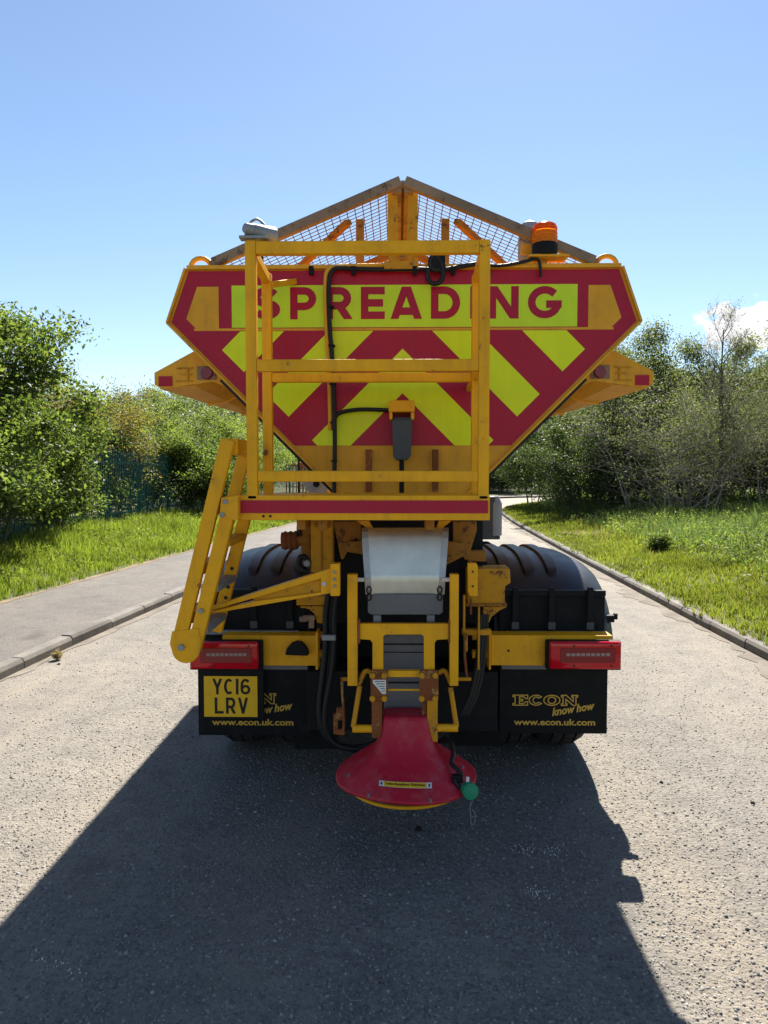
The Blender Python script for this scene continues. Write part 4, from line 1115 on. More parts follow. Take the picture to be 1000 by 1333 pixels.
# ---- access platform behind the hopper
YA, YB = 3.25, 3.70
deck = MB(); deck.pbox(308, 645, 638, 677, YA, .012)
a, b_ = P(308, 677, YA), P(638, 645, YA)
deck.box(a.x, b_.x, YA + .012, YB, b_.z - .012, b_.z).box(a.x, a.x + .012, YA + .012, YB, a.z, b_.z - .012).box(b_.x - .012, b_.x, YA + .012, YB, a.z, b_.z - .012).box(a.x + .012, b_.x - .012, YB - .012, YB, a.z, b_.z - .012)
deck = deck.build('access_platform', 'yellow', truck, .003)
dz = b_.z
MB().pbox(312, 651.5, 635.5, 668, YA - .003, .002).build('red_strip', 'red_film', deck)
pw = .047
pxl, pxr = P(327, 500, YA).x, P(630.5, 500, YA).x
ztr, zmr, zlr = P(480, 321, YA).z, P(480, 475, YA).z, P(480, 620, YA).z
def post(x, y, z1, w=pw): return MB().box(x - w / 2, x + w / 2, y, y + w, dz - .02, z1).build('guard_post', 'yellow', deck, .006)
post(pxl, YA, ztr + .03); post(pxr, YA, ztr + .03)
xlb, xrb = pxl - .002, pxr + .01
post(xlb, YB - pw, ztr); post(xrb, YB - pw, ztr - .01)
def rail(p, q, w=.05, h=.05): return MB().bar(p, q, w, h).build('guard_rail', 'yellow', deck, .006)
rail((pxl + pw / 2, YA + .023, ztr), (pxr - pw / 2, YA + .023, ztr), .044, .055)
rail((pxl + pw / 2, YA + .023, zmr), (pxr - pw / 2, YA + .023, zmr), .04, .052)
rail((xlb + pw / 2, YB - .023, zmr), (xrb - pw / 2, YB - .023, zmr), .04, .045)
rail((pxl + pw / 2, YA + .023, zlr), (pxr - pw / 2, YA + .023, zlr), .04, .048)
rail((pxr, YA + pw, ztr - .01), (xrb, YB - pw, ztr - .03), .04, .045)
rail((pxr, YA + pw, zmr), (xrb, YB - pw, zmr), .035, .04)
rail((pxl, YA + pw, ztr - .01), (xlb, YB - pw, ztr - .03), .04, .045)
MB().bar((xlb + .01, YB - .01, ztr - .05), (xlb + .09, HY - .01, ztop - .07), .035, .03).build('rail_stay', 'yellow', deck, .004)
MB().bar((xrb - .005, YB, zmr), (xrb - .005, HY - .01, zmr - .02), .03, .03).build('rail_stay', 'yellow', deck, .004)
for u, v in ((343, 673), (352, 664)):
    p = P(u, 672, YA - .001); MB().cyl((p.x, YA - .002, p.z), (p.x, YA + .004, p.z), .006, seg=10).build('drain_hole', 'ink', deck)
for u in (480, 556, 622): # grime drips on the lower lip
    pass
for u in (392, 420, 560): # brackets under the deck
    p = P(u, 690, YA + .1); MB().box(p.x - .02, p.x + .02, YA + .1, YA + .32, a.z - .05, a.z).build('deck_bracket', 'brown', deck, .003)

# work lamp on the corner post
wp = P(335, 304, YA + .05)
wlm = MB(); wlm.cyl((wp.x - .02, YA + .02, wp.z + .005), (wp.x + .055, YA + .10, wp.z - .005), .03, .05, 18)
wlm.cyl((wp.x - .045, YA - .005, wp.z + .008), (wp.x - .02, YA + .02, wp.z + .005), .02, .03, 14)
wlm = wlm.build('work_lamp', 'galv', truck, .003, 40)
MB().tube([(wp.x - .05, YA + .03, wp.z - .02), (wp.x - .03, YA + .03, wp.z + .035), (wp.x + .0, YA + .05, wp.z + .062), (wp.x + .03, YA + .06, wp.z + .04)], .006, 8).build('lamp_stirrup', 'galv', wlm, smooth=60)
MB().bar((wp.x - .07, YA + .02, wp.z - .03), (wp.x + .05, YA + .02, wp.z - .03), .05, .012).build('lamp_foot', 'galv', wlm, .002)
q = P(344, 345, YA + .2); MB().pbox(330, 330, 342, 341, YA + .3, .03).build('junction_box', 'black', truck, .004)

# ---- folding ladder on the left of the platform
lad = MB()
lw = .40                                     # ladder width along Y
def st(p, q, Y, w, d): return MB().bar((p[0], Y + d / 2, p[1]), (q[0], Y + d / 2, q[1]), d, w, (0, 1, 0))
YL = 3.20
A0, A1 = XZ(296, 572, YL), XZ(230, 845, YL)
C0, C1 = XZ(301, 648, YL), XZ(251, 848, YL)
dn = .060
def lbar(p, q, Y): # flat side plate: wide in the plane of the picture, thin along Y
    d = Vector((q[0] - p[0], 0, q[1] - p[1])).normalized(); s_ = Vector((d.z, 0, -d.x))
    mb = MB(); w2 = dn / 2
    pts = [(p[0] - s_.x * w2, p[1] - s_.z * w2), (p[0] + s_.x * w2, p[1] + s_.z * w2), (q[0] + s_.x * w2, q[1] + s_.z * w2), (q[0] - s_.x * w2, q[1] - s_.z * w2)]
    mb.prism(pts, Y, Y + .04); return mb
ladder = lbar(A0, A1, YL).build('ladder', 'yellow', truck, .006)
lbar(A0, A1, YL + lw).build('stile', 'yellow', ladder, .006)
cy = .001
lbar(C0, C1, YL + cy).build('stile', 'yellow', ladder, .006)
lbar(C0, C1, YL + lw + cy).build('stile', 'yellow', ladder, .006)
MB().bar((A0[0] + .008, YL + .04, A0[1] - .028), (A0[0] + .008, YL + lw, A0[1] - .028), .055, .07).build('rung', 'yellow', ladder, .006)
for f in (.33, .62, .86):
    x, z = A0[0] + (A1[0] - A0[0]) * f, A0[1] + (A1[1] - A0[1]) * f
    MB().bar((x, YL + .04, z), (x, YL + lw, z), .06, .045).build('rung', 'worn_yellow', ladder, .004)
for f in (.30, .60, .88):
    x, z = C0[0] + (C1[0] - C0[0]) * f, C0[1] + (C1[1] - C0[1]) * f
    MB().bar((x, YL + .042, z), (x, YL + lw, z), .07, .03).build('rung', 'galv' if f > .5 else 'worn_yellow', ladder, .004)
for dy in (-.006, lw + .041):                # rounded pivot plates at the foot
    pv = [(221, 838), (224, 822), (258, 818), (262, 838)] + [(242 + 18.5 * math.cos(R(t)), 845 + 18.5 * math.sin(R(t))) for t in range(10, 190, 15)]
    MB().pprism(pv, YL + dy - (.0 if dy < 0 else 0), .008).build('pivot_plate', 'yellow', ladder, .003)
p = P(237, 842, YL); MB().cyl((p.x, YL - .02, p.z), (p.x, YL - .005, p.z), .014, seg=10).build('bolt', 'galv', ladder, smooth=40)
MB().cyl((p.x, YL, p.z), (p.x, YL + lw + .05, p.z), .012, seg=10).build('pivot_pin', 'steel', ladder)
for u, v in ((294, 653), (290, 670), (262, 795)):
    q = P(u, v, YL); MB().cyl((q.x, YL - .012, q.z), (q.x, YL - .001, q.z), .011, seg=8).build('bolt', 'galv', ladder, smooth=40)
for u, v in ((302, 740), (297, 764), (294, 778)):
    q = P(u, v, YL + lw); MB().cyl((q.x, YL + lw - .004, q.z), (q.x, YL + lw + .005, q.z), .009, seg=8).build('bolt_hole', 'ink', ladder)
MB().pprism([(288, 648), (310, 645), (310, 677), (285, 677)], YL - .004, .05).build('hinge_plate', 'yellow', ladder, .003)
# bracket arm that carries the ladder
arm = MB()
YS = 3.36
arm.pprism([(275, 790), (430, 740), (432, 772), (275, 799), (275, 796), (330, 783), (418, 771), (418, 753), (330, 779), (276, 794)], YS, .05)
arm = arm.build('ladder_arm', 'yellow', truck, .003)
MB().pprism([(330, 779), (418, 753), (418, 771), (330, 783)], YS + .02, .006).build('arm_web', 'worn_yellow', arm)
MB().pbox(430, 734, 442, 776, YS - .02, .06).build('arm_plate', 'yellow', arm, .004)
for v in (745, 754, 763):
    q = P(436, v, YS - .02); MB().cyl((q.x, YS - .03, q.z), (q.x, YS - .018, q.z), .007, seg=8).build('bolt', 'galv', arm, smooth=40)
q = P(422, 760, YS); MB().cyl((q.x, YS - .006, q.z), (q.x, YS + .002, q.z), .011, seg=12).build('clamp_bolt', 'steel', arm)

# ---- tarpaulin actuator on the rear plate
ya = HY - .10
act = MB(); act.pbox(512, 543, 537, 570, ya - .02, .09)
act.pprism([(510, 546), (537, 546), (535, 594), (530, 599), (516, 599), (512, 594)], ya - .03, .09)
act = act.build('actuator', 'grey_plastic', truck, .008)
mb = MB(); mb.pbox(506, 521, 540, 536, ya - .05, .15).pbox(507, 536, 511, 546, ya - .04, .13).pbox(535, 536, 539.5, 546, ya - .04, .13)
mb.build('actuator_bracket', 'yellow', act, .006)
p = P(523, 598, ya + .01); q = P(523, 648, ya + .01)
MB().cyl(p, q, .013, seg=10).build('actuator_rod', 'black', act, smooth=40)
q2 = P(523, 700, ya + .01); MB().cyl(q, q2, .008, seg=8).build('inner_rod', 'steel', act)
for u in (480, 567):
    MB().pbox(u - 4, 585, u + 4, 640, HY - .03, .03).build('slide_bracket', 'rust', hopper, .003)

# ---- cable runs
yc = HY - .045
pts = [P(u, v, yc) for u, v in ((622, 343), (600, 347), (576, 351), (540, 350), (500, 351), (460, 350), (440, 349), (432, 354), (428, 372), (429, 420), (433, 470), (435, 520), (436, 580), (435, 640), (436, 690))]
cable = MB().tube(pts, .012, 8).build('cable', 'hose', truck, smooth=60)
MB().tube([P(u, v, yc - .012) for u, v in ((435, 560), (436, 545), (444, 537), (470, 533), (507, 534))], .011, 8).build('cable_branch', 'hose', cable, smooth=60)
MB().tube([P(u, v, yc) for u, v in ((622, 343), (650, 346), (680, 341), (698, 337), (703, 345), (704, 360))], .009, 8).build('cable_branch', 'hose', cable, smooth=60)
MB().tube([P(u, v, yc - .02) for u, v in ((558, 350), (557, 362), (563, 369), (573, 367), (577, 356), (574, 340), (566, 332), (560, 340), (563, 350), (574, 352))], .013, 8).build('cable_coil', 'hose', cable, smooth=60)
mb = MB(); mb.pbox(561, 330, 580, 350, yc - .03, .05); mb.build('plug_box', 'black', cable, .008)
for u in (460, 590, 636, 405, 540):
    MB().pbox(u - 3, 346, u + 3, 357, yc - .016, .03).build('cable_clip', 'black', cable, .002)
for v in (400, 450, 500, 550, 600):
    q = P(431 + (v - 400) * .02, v, yc); MB().box(q.x - .017, q.x + .017, yc - .018, yc + .03, q.z - .004, q.z + .004).build('cable_tie', 'black', cable)
cond = MB(); cond.tube([P(u, v, yc + .012) for u, v in ((520, 345), (470, 346), (438, 347), (427, 352), (424, 366), (425, 420), (429, 500), (430, 560))], .012, 8)
cond.build('conduit', 'ochre', truck, smooth=60)
MB().pbox(500, 339, 545, 350, HY - .06, .10).build('latch_block', 'worn_yellow', truck, .004)

# ---- rear lamps on yellow beams, flaps and plates
for sgn, (u0, u1), (e0, e1) in ((-1, (338, 413), (411, 414)), (1, (636, 797), (636.5, 639.5))):
    Yb = 3.93
    beam = MB()
    if sgn < 0: beam.pbox(290, 829, 412, 866, Yb, .010).pbox(290, 827.5, 412, 829, Yb, .11)
    else: beam.pbox(639.5, 829, 797, 866, Yb, .010).pbox(639.5, 827.5, 797, 829, Yb, .11)
    beam = beam.build('lamp_beam', 'yellow', truck, .002)
    MB().pbox(e0, 823, e1, 872, Yb - .02, .16).build('end_plate', 'yellow', beam, .002)
    for v in (824, 848):
        q = P((e0 + e1) / 2, v + 6, Yb); MB().cyl((q.x, Yb + .05, q.z), (q.x - sgn * .09, Yb + .05, q.z), .024, seg=12).build('pin_boss', 'worn_yellow', beam, smooth=40)
    lx0, lx1 = ((247, 341) if sgn < 0 else (711.5, 809.5))
    Yl = 3.84
    hs = MB().pbox(lx0 + (0 if sgn < 0 else 0), 835, lx1, 872.5, Yl + .03, .055).build('rear_lamp', 'black', truck, .010)
    bx0, bx1 = (lx0, lx1 - 5) if sgn < 0 else (lx0 + 4, lx1)
    MB().pbox(bx0, 836, bx1, 871.5, Yl + .002, .03).build('lens', 'red_lens', hs, .013, 60)
    MB().pbox(bx0 + 14, 844, bx1 - 8, 863, Yl - .001, .004).build('lens_window', 'deep_red_lens', hs, .002)
    ux0, ux1 = bx0 + 22, bx1 - 14
    for k in range(9):
        w_ = (ux1 - ux0) / 9; MB().pbox(ux0 + k * w_, 850.3, ux0 + (k + .8) * w_, 854.2, Yl - .003, .003).build('led_cell', 'clear_lens', hs)
    for v in (841, 867):
        for fx in (.34, .86):
            q = P(bx0 + (bx1 - bx0) * fx, v, Yl); MB().cyl((q.x, Yl - .001, q.z), (q.x, Yl + .005, q.z), .0055, seg=8).build('lens_screw', 'ink', hs)
    fu0, fu1, fv0, fv1 = (258.5, 403, 868, 957) if sgn < 0 else (650, 791.5, 868, 954.5)
    Yp = 3.99
    fl = MB(); a, b_ = P(fu0, fv1, Yp), P(fu1, fv0, Yp)
    fl.box(a.x, b_.x, Yp, Yp + .008, a.z, b_.z); fl = fl.build('mud_flap', 'flap', truck, .004)
    MB().box(a.x + .01, b_.x - .01, Yp - .006, Yp + .0, b_.z - .015, b_.z + .02).build('flap_clamp', 'grey_box', fl, .002)
    # inner splash sheet
    Yi = 4.12
    (MB().pbox(384, 858, 440, 975, Yi, .006) if sgn < 0 else MB().pbox(585, 858, 655, 971, Yi, .006)).build('splash_sheet', 'flap', truck)
    q = P(386, 847, Yb) if sgn < 0 else P(662, 847, Yb)
    if sgn < 0:
        lp = MB(); lp.pprism([(371, 853), (373, 845), (379, 838), (386, 835.5), (393, 837), (399, 844), (402, 852), (400, 854)], Yb - .045, .045)
        lp.build('plate_lamp', 'black', beam, .006)
    else:
        MB().cyl((q.x, Yb - .002, q.z), (q.x, Yb + .004, q.z), .007, seg=10).build('bolt_hole', 'ink', beam)

def text(name, body, x0, z0, y, width, height, mat, parent, bold=0.0, shear=0.0, rot=0.0):
    """print in the built-in face, scaled to fit width and height"""
    cu = bpy.data.curves.new(name, 'FONT'); cu.body = body; cu.offset = bold; cu.shear = shear; cu.fill_mode = 'FRONT'; cu.resolution_u = 3
    tmp = bpy.data.objects.new(name, cu); COL.objects.link(tmp)
    bpy.context.view_layer.update()
    me = bpy.data.meshes.new_from_object(tmp.evaluated_get(bpy.context.evaluated_depsgraph_get()))
    bpy.data.objects.remove(tmp); bpy.data.curves.remove(cu)
    co = np.zeros(len(me.vertices) * 3); me.vertices.foreach_get('co', co); co = co.reshape(-1, 3)
    mn, mx = co.min(0), co.max(0)
    sx, sz = width / (mx[0] - mn[0]), height / (mx[1] - mn[1])
    X, Z = (co[:, 0] - mn[0]) * sx, (co[:, 1] - mn[1]) * sz
    c_, s_ = math.cos(rot), math.sin(rot)
    out = np.stack([x0 + X * c_ - Z * s_, np.full(len(X), y), z0 + X * s_ + Z * c_], 1)
    me.vertices.foreach_set('co', out.ravel()); me.update()
    me.materials.clear(); me.materials.append(M[mat])
    return link(name, me, parent)

def slab_outline(ch, x, z, h, W, w):
    """outlined slab-serif capitals of the maker's mark"""
    t = .26 * W; s_ = .16 * h
    if ch == 'E': return [[(0, 0), (W, 0), (W, .34 * h), (W * .86, .34 * h), (W * .74, s_), (t + .18 * W, s_), (t + .18 * W, .42 * h), (W * .66, .42 * h), (W * .66, .58 * h), (t + .18 * W, .58 * h), (t + .18 * W, h - s_), (W * .74, h - s_), (W * .86, .66 * h), (W, .66 * h), (W, h), (0, h), (0, h - s_), (.14 * W, h - s_), (.14 * W, s_), (0, s_)]]
    if ch == 'O': return [arc(W / 2, h / 2, W / 2, h / 2, 0, 360, 26)[:-1], arc(W / 2, h / 2, W * .24, h * .32, 0, 360, 20)[:-1]]
    if ch == 'C':
        o_ = arc(W / 2, h / 2, W / 2, h / 2, 40, 320, 24); i_ = arc(W / 2, h / 2, W * .22, h * .32, 318, 42, 18)
        return [o_ + i_]
    if ch == 'N': return [[(0, 0), (.34 * W, 0), (.34 * W, s_), (.27 * W, s_), (.27 * W, .62 * h), (.72 * W, 0), (.9 * W, 0), (.9 * W, h - s_), (W, h - s_), (W, h), (.64 * W, h), (.64 * W, h - s_), (.73 * W, h - s_), (.73 * W, .38 * h), (.30 * W, h), (0, h), (0, h - s_), (.1 * W, h - s_), (.1 * W, s_), (0, s_)]]

for sgn in (-1, 1):
    fl = [o for o in truck.children if o.name.startswith('mud_flap')][0 if sgn < 0 else 1]
    U = (lambda u: u) if sgn > 0 else (lambda u: u - 393)
    Yt = 3.987
    z0, z1 = P(700, 918, Yt).z, P(700, 905, Yt).z
    for ch, u0, u1 in (('E', 668, 687), ('C', 689, 707), ('O', 708, 729), ('N', 731, 752)):
        if sgn < 0 and ch in 'EC': continue
        xa, xb_ = P(U(u0), 910, Yt).x, P(U(u1), 910, Yt).x
        mb = MB()
        for pl in slab_outline(ch, 0, 0, z1 - z0, xb_ - xa, .006):
            V, F = stroke(pl, .0062, True); mb.add([(xa + p.x, Yt - .0004, z0 + p.y) for p in V], F)
        mb.build('logo_letter', 'gold', fl)
    q = P(U(719), 932.5, Yt)
    text('slogan', 'know how', q.x, q.z, Yt, (P(U(776), 930, Yt).x - q.x), .046, 'gold', fl, .035, .35, R(9.5))
    q = P(U(669), 944, Yt)
    text('web_address', 'www.econ.uk.com', q.x, q.z, Yt, P(U(775), 940, Yt).x - q.x, .036, 'gold', fl, .028)

# number plate
Yn = 3.94
bk = MB().pbox(261, 872, 343, 936.5, Yn + .006, .02).build('number_plate', 'black', truck, .004)
a, b_ = P(266, 933, Yn), P(335, 880.5, Yn)
pl = MB(); pl.box(a.x, b_.x, Yn, Yn + .003, a.z, b_.z); pl.build('plate_face', 'plate', bk, .001)
def row(chars, u0, u1, v0, v1, wid, gap):
    z0, z1 = P(300, v1, Yn).z, P(300, v0, Yn).z; h = z1 - z0
    x = P(u0, v0, Yn).x; tot = P(u1, v0, Yn).x - x
    k = tot / (sum(wid) + gap * (len(wid) - 1))
    for ch, w_ in zip(chars, wid):
        letter('character', ch, x, z0, Yn - .0006, h, w_ * k, h * .165, 'ink', bk); x += (w_ + gap) * k
row('YC16', 276.5, 326, 883.5, 904, (50, 50, 16, 50), 9)
row('LRV', 279.5, 323, 908, 929, (46, 50, 52), 12)
for u in (272, 330):
    q = P(u, 904, Yn); MB().cyl((q.x, Yn - .003, q.z), (q.x, Yn + .001, q.z), .006, seg=10).build('plate_screw', 'plate', bk)

# ---- mudguards over the rear wheels
AX, AZ, WR = 4.98, .50, .50                   # rear axle
def guard(sgn):
    xi, xo, rr, rx = .52, 1.225, .17, .30
    prof = []
    for k in range(8): prof.append((xo - rx + rx * math.sin(R(90 * (1 - k / 7))), -rr + rr * math.cos(R(90 * (1 - k / 7)))))     # rounded outer shoulder
    prof = [(xo, -.30)] + prof + [(xi, 0.0), (xi, -.02), (xo - rx, -.02)] + [(xo - rx + (rx - .02) * math.sin(R(90 * k / 5)), -rr + (rr - .02) * math.cos(R(90 * k / 5))) for k in range(1, 6)] + [(xo - .02, -.30)]
    angs = np.linspace(R(20), R(160), 36); mb = MB(); n = len(prof)
    def pos(x, dr, t):
        rad = .86 + dr
        flat_ = .86 * 1.0
        ct, st_ = math.cos(t), math.sin(t)        # squarish arch: flat top, round shoulders fore and aft
        return (sgn * x, AX - math.copysign(abs(ct) ** .667, ct) * (.90 + dr), AZ + abs(st_) ** .667 * (.80 + dr))
    V = [pos(x, dr, t) for t in angs for x, dr in prof]
    F = [(i * n + j, i * n + (j + 1) % n, (i + 1) * n + (j + 1) % n, (i + 1) * n + j) for i in range(len(angs) - 1) for j in range(n)]
    F += [tuple(range(n)), tuple((len(angs) - 1) * n + k for k in range(n))]
    mb.add(V, F); gd = mb.build('mudguard', 'guard', truck, smooth=40)
    for x0, x1 in ((.575, .66), (.715, .80), (.855, .935)):        # raised pressings over the top
        rb = MB(); ts = np.linspace(R(53), R(140), 28); pr = [(x0, -.005), (x0 + .012, .016), (x1 - .012, .016), (x1, -.005)]
        V = []
        for i, t in enumerate(ts):
            for x, dr in pr:
                end = min(i, len(ts) - 1 - i); k = min(1, end / 2.0); xm = (x0 + x1) / 2
                V.append(pos(xm + (x - xm) * (.55 + .45 * k), -.006 + (dr + .006) * (k if dr > 0 else 1), t))
        F = [(i * 4 + j, i * 4 + j + 1, (i + 1) * 4 + j + 1, (i + 1) * 4 + j) for i in range(len(ts) - 1) for j in range(3)] + [(0, 1, 2, 3), tuple((len(ts) - 1) * 4 + k for k in range(4))]
        rb.add(V, F); rb.build('guard_rib', 'guard', gd, smooth=35)
    yb = 4.06
    zA, zB = P(700, 776, yb).z, P(700, 768.5, yb).z
    MB().box(sgn * .56, sgn * 1.12, yb, yb + .03, zA, zB).build('guard_bar', 'black', gd, .004)
    for x in (.62, .82, 1.03):
        MB().box(sgn * (x - .016), sgn * (x + .016), yb - .02, yb - .004, zA - .19, zA + .05).build('strap', 'black', gd, .004)
        MB().box(sgn * (x - .02), sgn * (x + .02), yb - .026, yb - .02, zA - .18, zA - .14).build('strap_clip', 'grey_plastic', gd, .002)
    MB().box(sgn * .57, sgn * 1.12, yb - .03, yb - .0, zA - .215, zA - .192).build('lower_bar', 'galv', gd, .002)
    MB().box(sgn * .54, sgn * 1.125, yb + .035, yb + .05, zA - .30, zA - .004).build('rear_skirt', 'black', gd, .004)
    if sgn > 0:
        q = P(785, 772, 4.2); MB().box(1.18, 1.225, 4.25, 4.29, .95, .99).box(1.225, 1.245, 4.255, 4.285, .965, 1.0).build('latch', 'black', gd, .004)
for sgn in (-1, 1): guard(sgn)

# ---- wheels
def wheel(x0, x1, y, r, name='wheel'):
    root = MB(); sgn = 1 if (x0 + x1) > 0 else -1
    xs = np.linspace(x0, x1, 9); c = (x0 + x1) / 2; hw = abs(x1 - x0) / 2
    N = 48; prof = []
    for k in range(9):
        f = -1 + 2 * k / 8; prof.append((c + f * hw, r - .022 - .045 * abs(f) ** 5))
    prof = [(c - hw * .92, r * .56)] + [(c - hw, r * .72)] + prof + [(c + hw, r * .72), (c + hw * .92, r * .56)]
    n = len(prof); V = []; F = []
    for i in range(N):
        t = 2 * math.pi * i / N
        for x, rr in prof: V.append((x, y + rr * math.cos(t), r + rr * math.sin(t)))
    for i in range(N):
        for j in range(n - 1): F.append((i * n + j, i * n + j + 1, ((i + 1) % N) * n + j + 1, ((i + 1) % N) * n + j))
    root.add(V, F)
    tyre = root.build(name, 'tyre', truck, smooth=40)
    tb = MB()                                  # tread blocks in four rows
    for i in range(44):
        for j, (f0, f1) in enumerate(((-.97, -.55), (-.45, -.05), (.05, .45), (.55, .97))):
            t0 = 2 * math.pi * (i + (.5 if j % 2 else 0)) / 44; t1 = t0 + 2 * math.pi * .74 / 44
            vs_ = []
            for rr in (r - .026, r):
                for t, f, sk in ((t0, f0, 0), (t0, f1, .02), (t1, f1, .02), (t1, f0, 0)):
                    r2 = rr - .045 * abs(f) ** 5
                    vs_.append((c + f * hw, y + r2 * math.cos(t + sk), r + r2 * math.sin(t + sk)))
            tb.add(vs_, [(0, 3, 2, 1), (4, 5, 6, 7), (0, 1, 5, 4), (1, 2, 6, 5), (2, 3, 7, 6), (3, 0, 4, 7)])
    tag(tb.build('tread_blocks', 'tyre', tyre), kind='stuff')
    rm = MB(); xo = c + sgn * hw * .8
    rm.cyl((xo - sgn * .02, y, r), (xo, y, r), r * .57, r * .57, 28).cyl((xo, y, r), (xo + sgn * .03, y, r), r * .3, r * .24, 20)
    rm.build('rim', 'galv', tyre, .004, 40)
for sgn in (-1, 1):
    wheel(sgn * .88, sgn * 1.175, AX, WR); wheel(sgn * .535, sgn * .83, AX, WR)
    wheel(sgn * .84, sgn * 1.13, 8.9, WR, 'front_wheel')
MB().cyl((-.53, AX, AZ), (.53, AX, AZ), .10, seg=16).cyl((-.16, AX, AZ), (.16, AX, AZ), .22, seg=18).build('rear_axle', 'dark', truck, smooth=40)

# ---- chassis
ch = MB()
for sgn in (-1, 1): ch.box(sgn * .40, sgn * .47, 4.02, 10.2, .74, 1.02)
ch.box(-.40, .40, 4.25, 4.32, .74, 1.02).box(-.40, .40, 6.2, 6.3, .74, 1.0).box(-.40, .40, 8, 8.1, .74, 1.0)
ch.build('chassis', 'dark', truck, .004)
MB().box(-.30, .30, 4.03, 7.8, 1.03, 1.62).build('conveyor_trough', 'dark', truck, .01)  # trough box enlarged to block sun leaking through onto the spinner cowl
MB().box(-.52, .52, 3.98, 4.20, .40, .73).build('underrun_guard', 'dark', truck, .006)
MB().cyl((-.95, 6.0, .72), (-.95, 7.4, .72), .26, seg=20).build('air_tank', 'cab_grey', truck, .01, 40)
MB().box(.6, 1.12, 6.0, 7.4, .5, 1.0).build('fuel_tank', 'dark', truck, .04)

# ---- cab
cabm = MB()
cabm.xprism([(9.05, 1.0), (9.05, 3.0), (9.2, 3.06), (10.5, 3.02), (10.72, 2.0), (10.78, 1.0), (10.78, .55), (10.2, .55)], -1.0, 1.0)
cabm = cabm.build('cab', 'cab', truck, .04)
MB().sheet([(-.9, 10.74, 1.95), (.9, 10.74, 1.95), (.9, 10.53, 2.9), (-.9, 10.53, 2.9)], -.02).build('windscreen', 'glass', cabm)
for sgn in (-1, 1):
    MB().box(sgn * 1.0, sgn * 1.012, 9.55, 10.45, 1.95, 2.75).build('side_window', 'glass', cabm)
    MB().box(sgn * 1.0, sgn * 1.008, 9.5, 10.52, .95, 1.92).build('cab_door', 'cab', cabm, .003)
    MB().box(sgn * 1.008, sgn * 1.03, 9.56, 9.72, 1.72, 1.76).build('door_handle', 'black', cabm, .004)
    mi = MB().box(sgn * 1.14, sgn * 1.30, 10.66, 10.78, 2.0, 2.5).build('wing_mirror', 'black', cabm, .02)
    MB().bar((sgn * 1.0, 10.6, 2.55), (sgn * 1.22, 10.7, 2.5), .025, .025).build('mirror_arm', 'black', mi)
    # front wheel arch with rounded grey outer corner
    ar = MB(); ar.box(sgn * .55, sgn * 1.06, 8.25, 8.33, 1.08, 1.56); ar = ar.build('front_arch', 'grey_plastic', truck, .02)
    mb = MB(); mb.cyl((sgn * 1.06, 8.33, 1.12), (sgn * 1.06, 8.33, 1.48), .085, .085, 20).cyl((sgn * 1.06, 8.33, 1.48), (sgn * 1.06, 8.33, 1.56), .085, .05, 20)
    mb.build('arch_corner', 'cab_grey', ar, smooth=40)
    MB().box(sgn * .55, sgn * 1.13, 8.33, 9.3, 1.07, 1.12).build('arch_top', 'grey_plastic', ar, .02)
mb = MB().prism([XZ(388, 622, 8.2), XZ(426, 622, 8.2), XZ(426, 648, 8.2), XZ(407, 648, 8.2)], 8.2, 8.23); sp = mb.build('intake_panel', 'cab_grey', truck, .005)
q = P(412, 630, 8.2); MB().cyl((q.x, 8.17, q.z), (q.x, 8.2, q.z), .035, seg=16).build('intake_cap', 'black', sp, smooth=40)
p = P(389, 592, 7.95); q = P(389, 650, 7.95); MB().cyl(p, q, .010, seg=8).build('stay_rod', 'black', truck)

# ---- hopper throat and discharge chute
Yt = 3.62
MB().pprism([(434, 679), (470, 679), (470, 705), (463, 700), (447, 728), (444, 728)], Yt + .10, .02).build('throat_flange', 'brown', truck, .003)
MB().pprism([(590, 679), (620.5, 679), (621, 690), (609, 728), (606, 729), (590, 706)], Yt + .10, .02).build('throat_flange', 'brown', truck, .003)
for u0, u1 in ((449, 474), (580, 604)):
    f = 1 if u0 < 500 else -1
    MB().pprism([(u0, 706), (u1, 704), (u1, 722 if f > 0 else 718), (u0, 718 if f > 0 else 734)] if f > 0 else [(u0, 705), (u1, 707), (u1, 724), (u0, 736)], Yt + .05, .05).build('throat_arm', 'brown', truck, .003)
MB().pprism([(464, 678), (480, 678), (486, 689), (480, 689)], Yt - .02, .05).build('chute_hanger', 'yellow', truck, .002)
MB().pprism([(588, 678), (572, 678), (568, 689), (574, 689)], Yt - .02, .05).build('chute_hanger', 'yellow', truck, .002)
MB().box(-.42, .42, 3.86, 3.98, 1.02, 1.56).build('throat_box', 'dark', truck, .005)
# chute: folded sheet steel with side lips
rows_ = [(687, 3.575, 475, 580), (692, 3.556, 475.2, 579.8), (700, 3.545, 475.5, 579.5), (712, 3.534, 476.2, 578.5), (725, 3.522, 477, 577.5), (738, 3.512, 478, 576.5), (748, 3.503, 478.8, 575.8), (752, 3.500, 479, 575.5), (758, 3.502, 479.3, 575.2), (773, 3.512, 480, 574.5)]
mb = MB(); V = []; nx = 9
for v, Y, u0, u1 in rows_:
    for k in range(nx):
        f = k / (nx - 1); e = (abs(f - .5) * 2) ** 6
        p = P(u0 + (u1 - u0) * f, v, Y); V.append((p.x, Y - .012 * e, p.z))
F = [(i * nx + j, i * nx + j + 1, (i + 1) * nx + j + 1, (i + 1) * nx + j) for i in range(len(rows_) - 1) for j in range(nx - 1)]
V2 = [(x, y + .004, z) for x, y, z in V]; n = len(V)
mb.add(V + V2, F + [tuple(n + k for k in f[::-1]) for f in F]); chute = mb.build('chute', 'chute', truck, smooth=60)
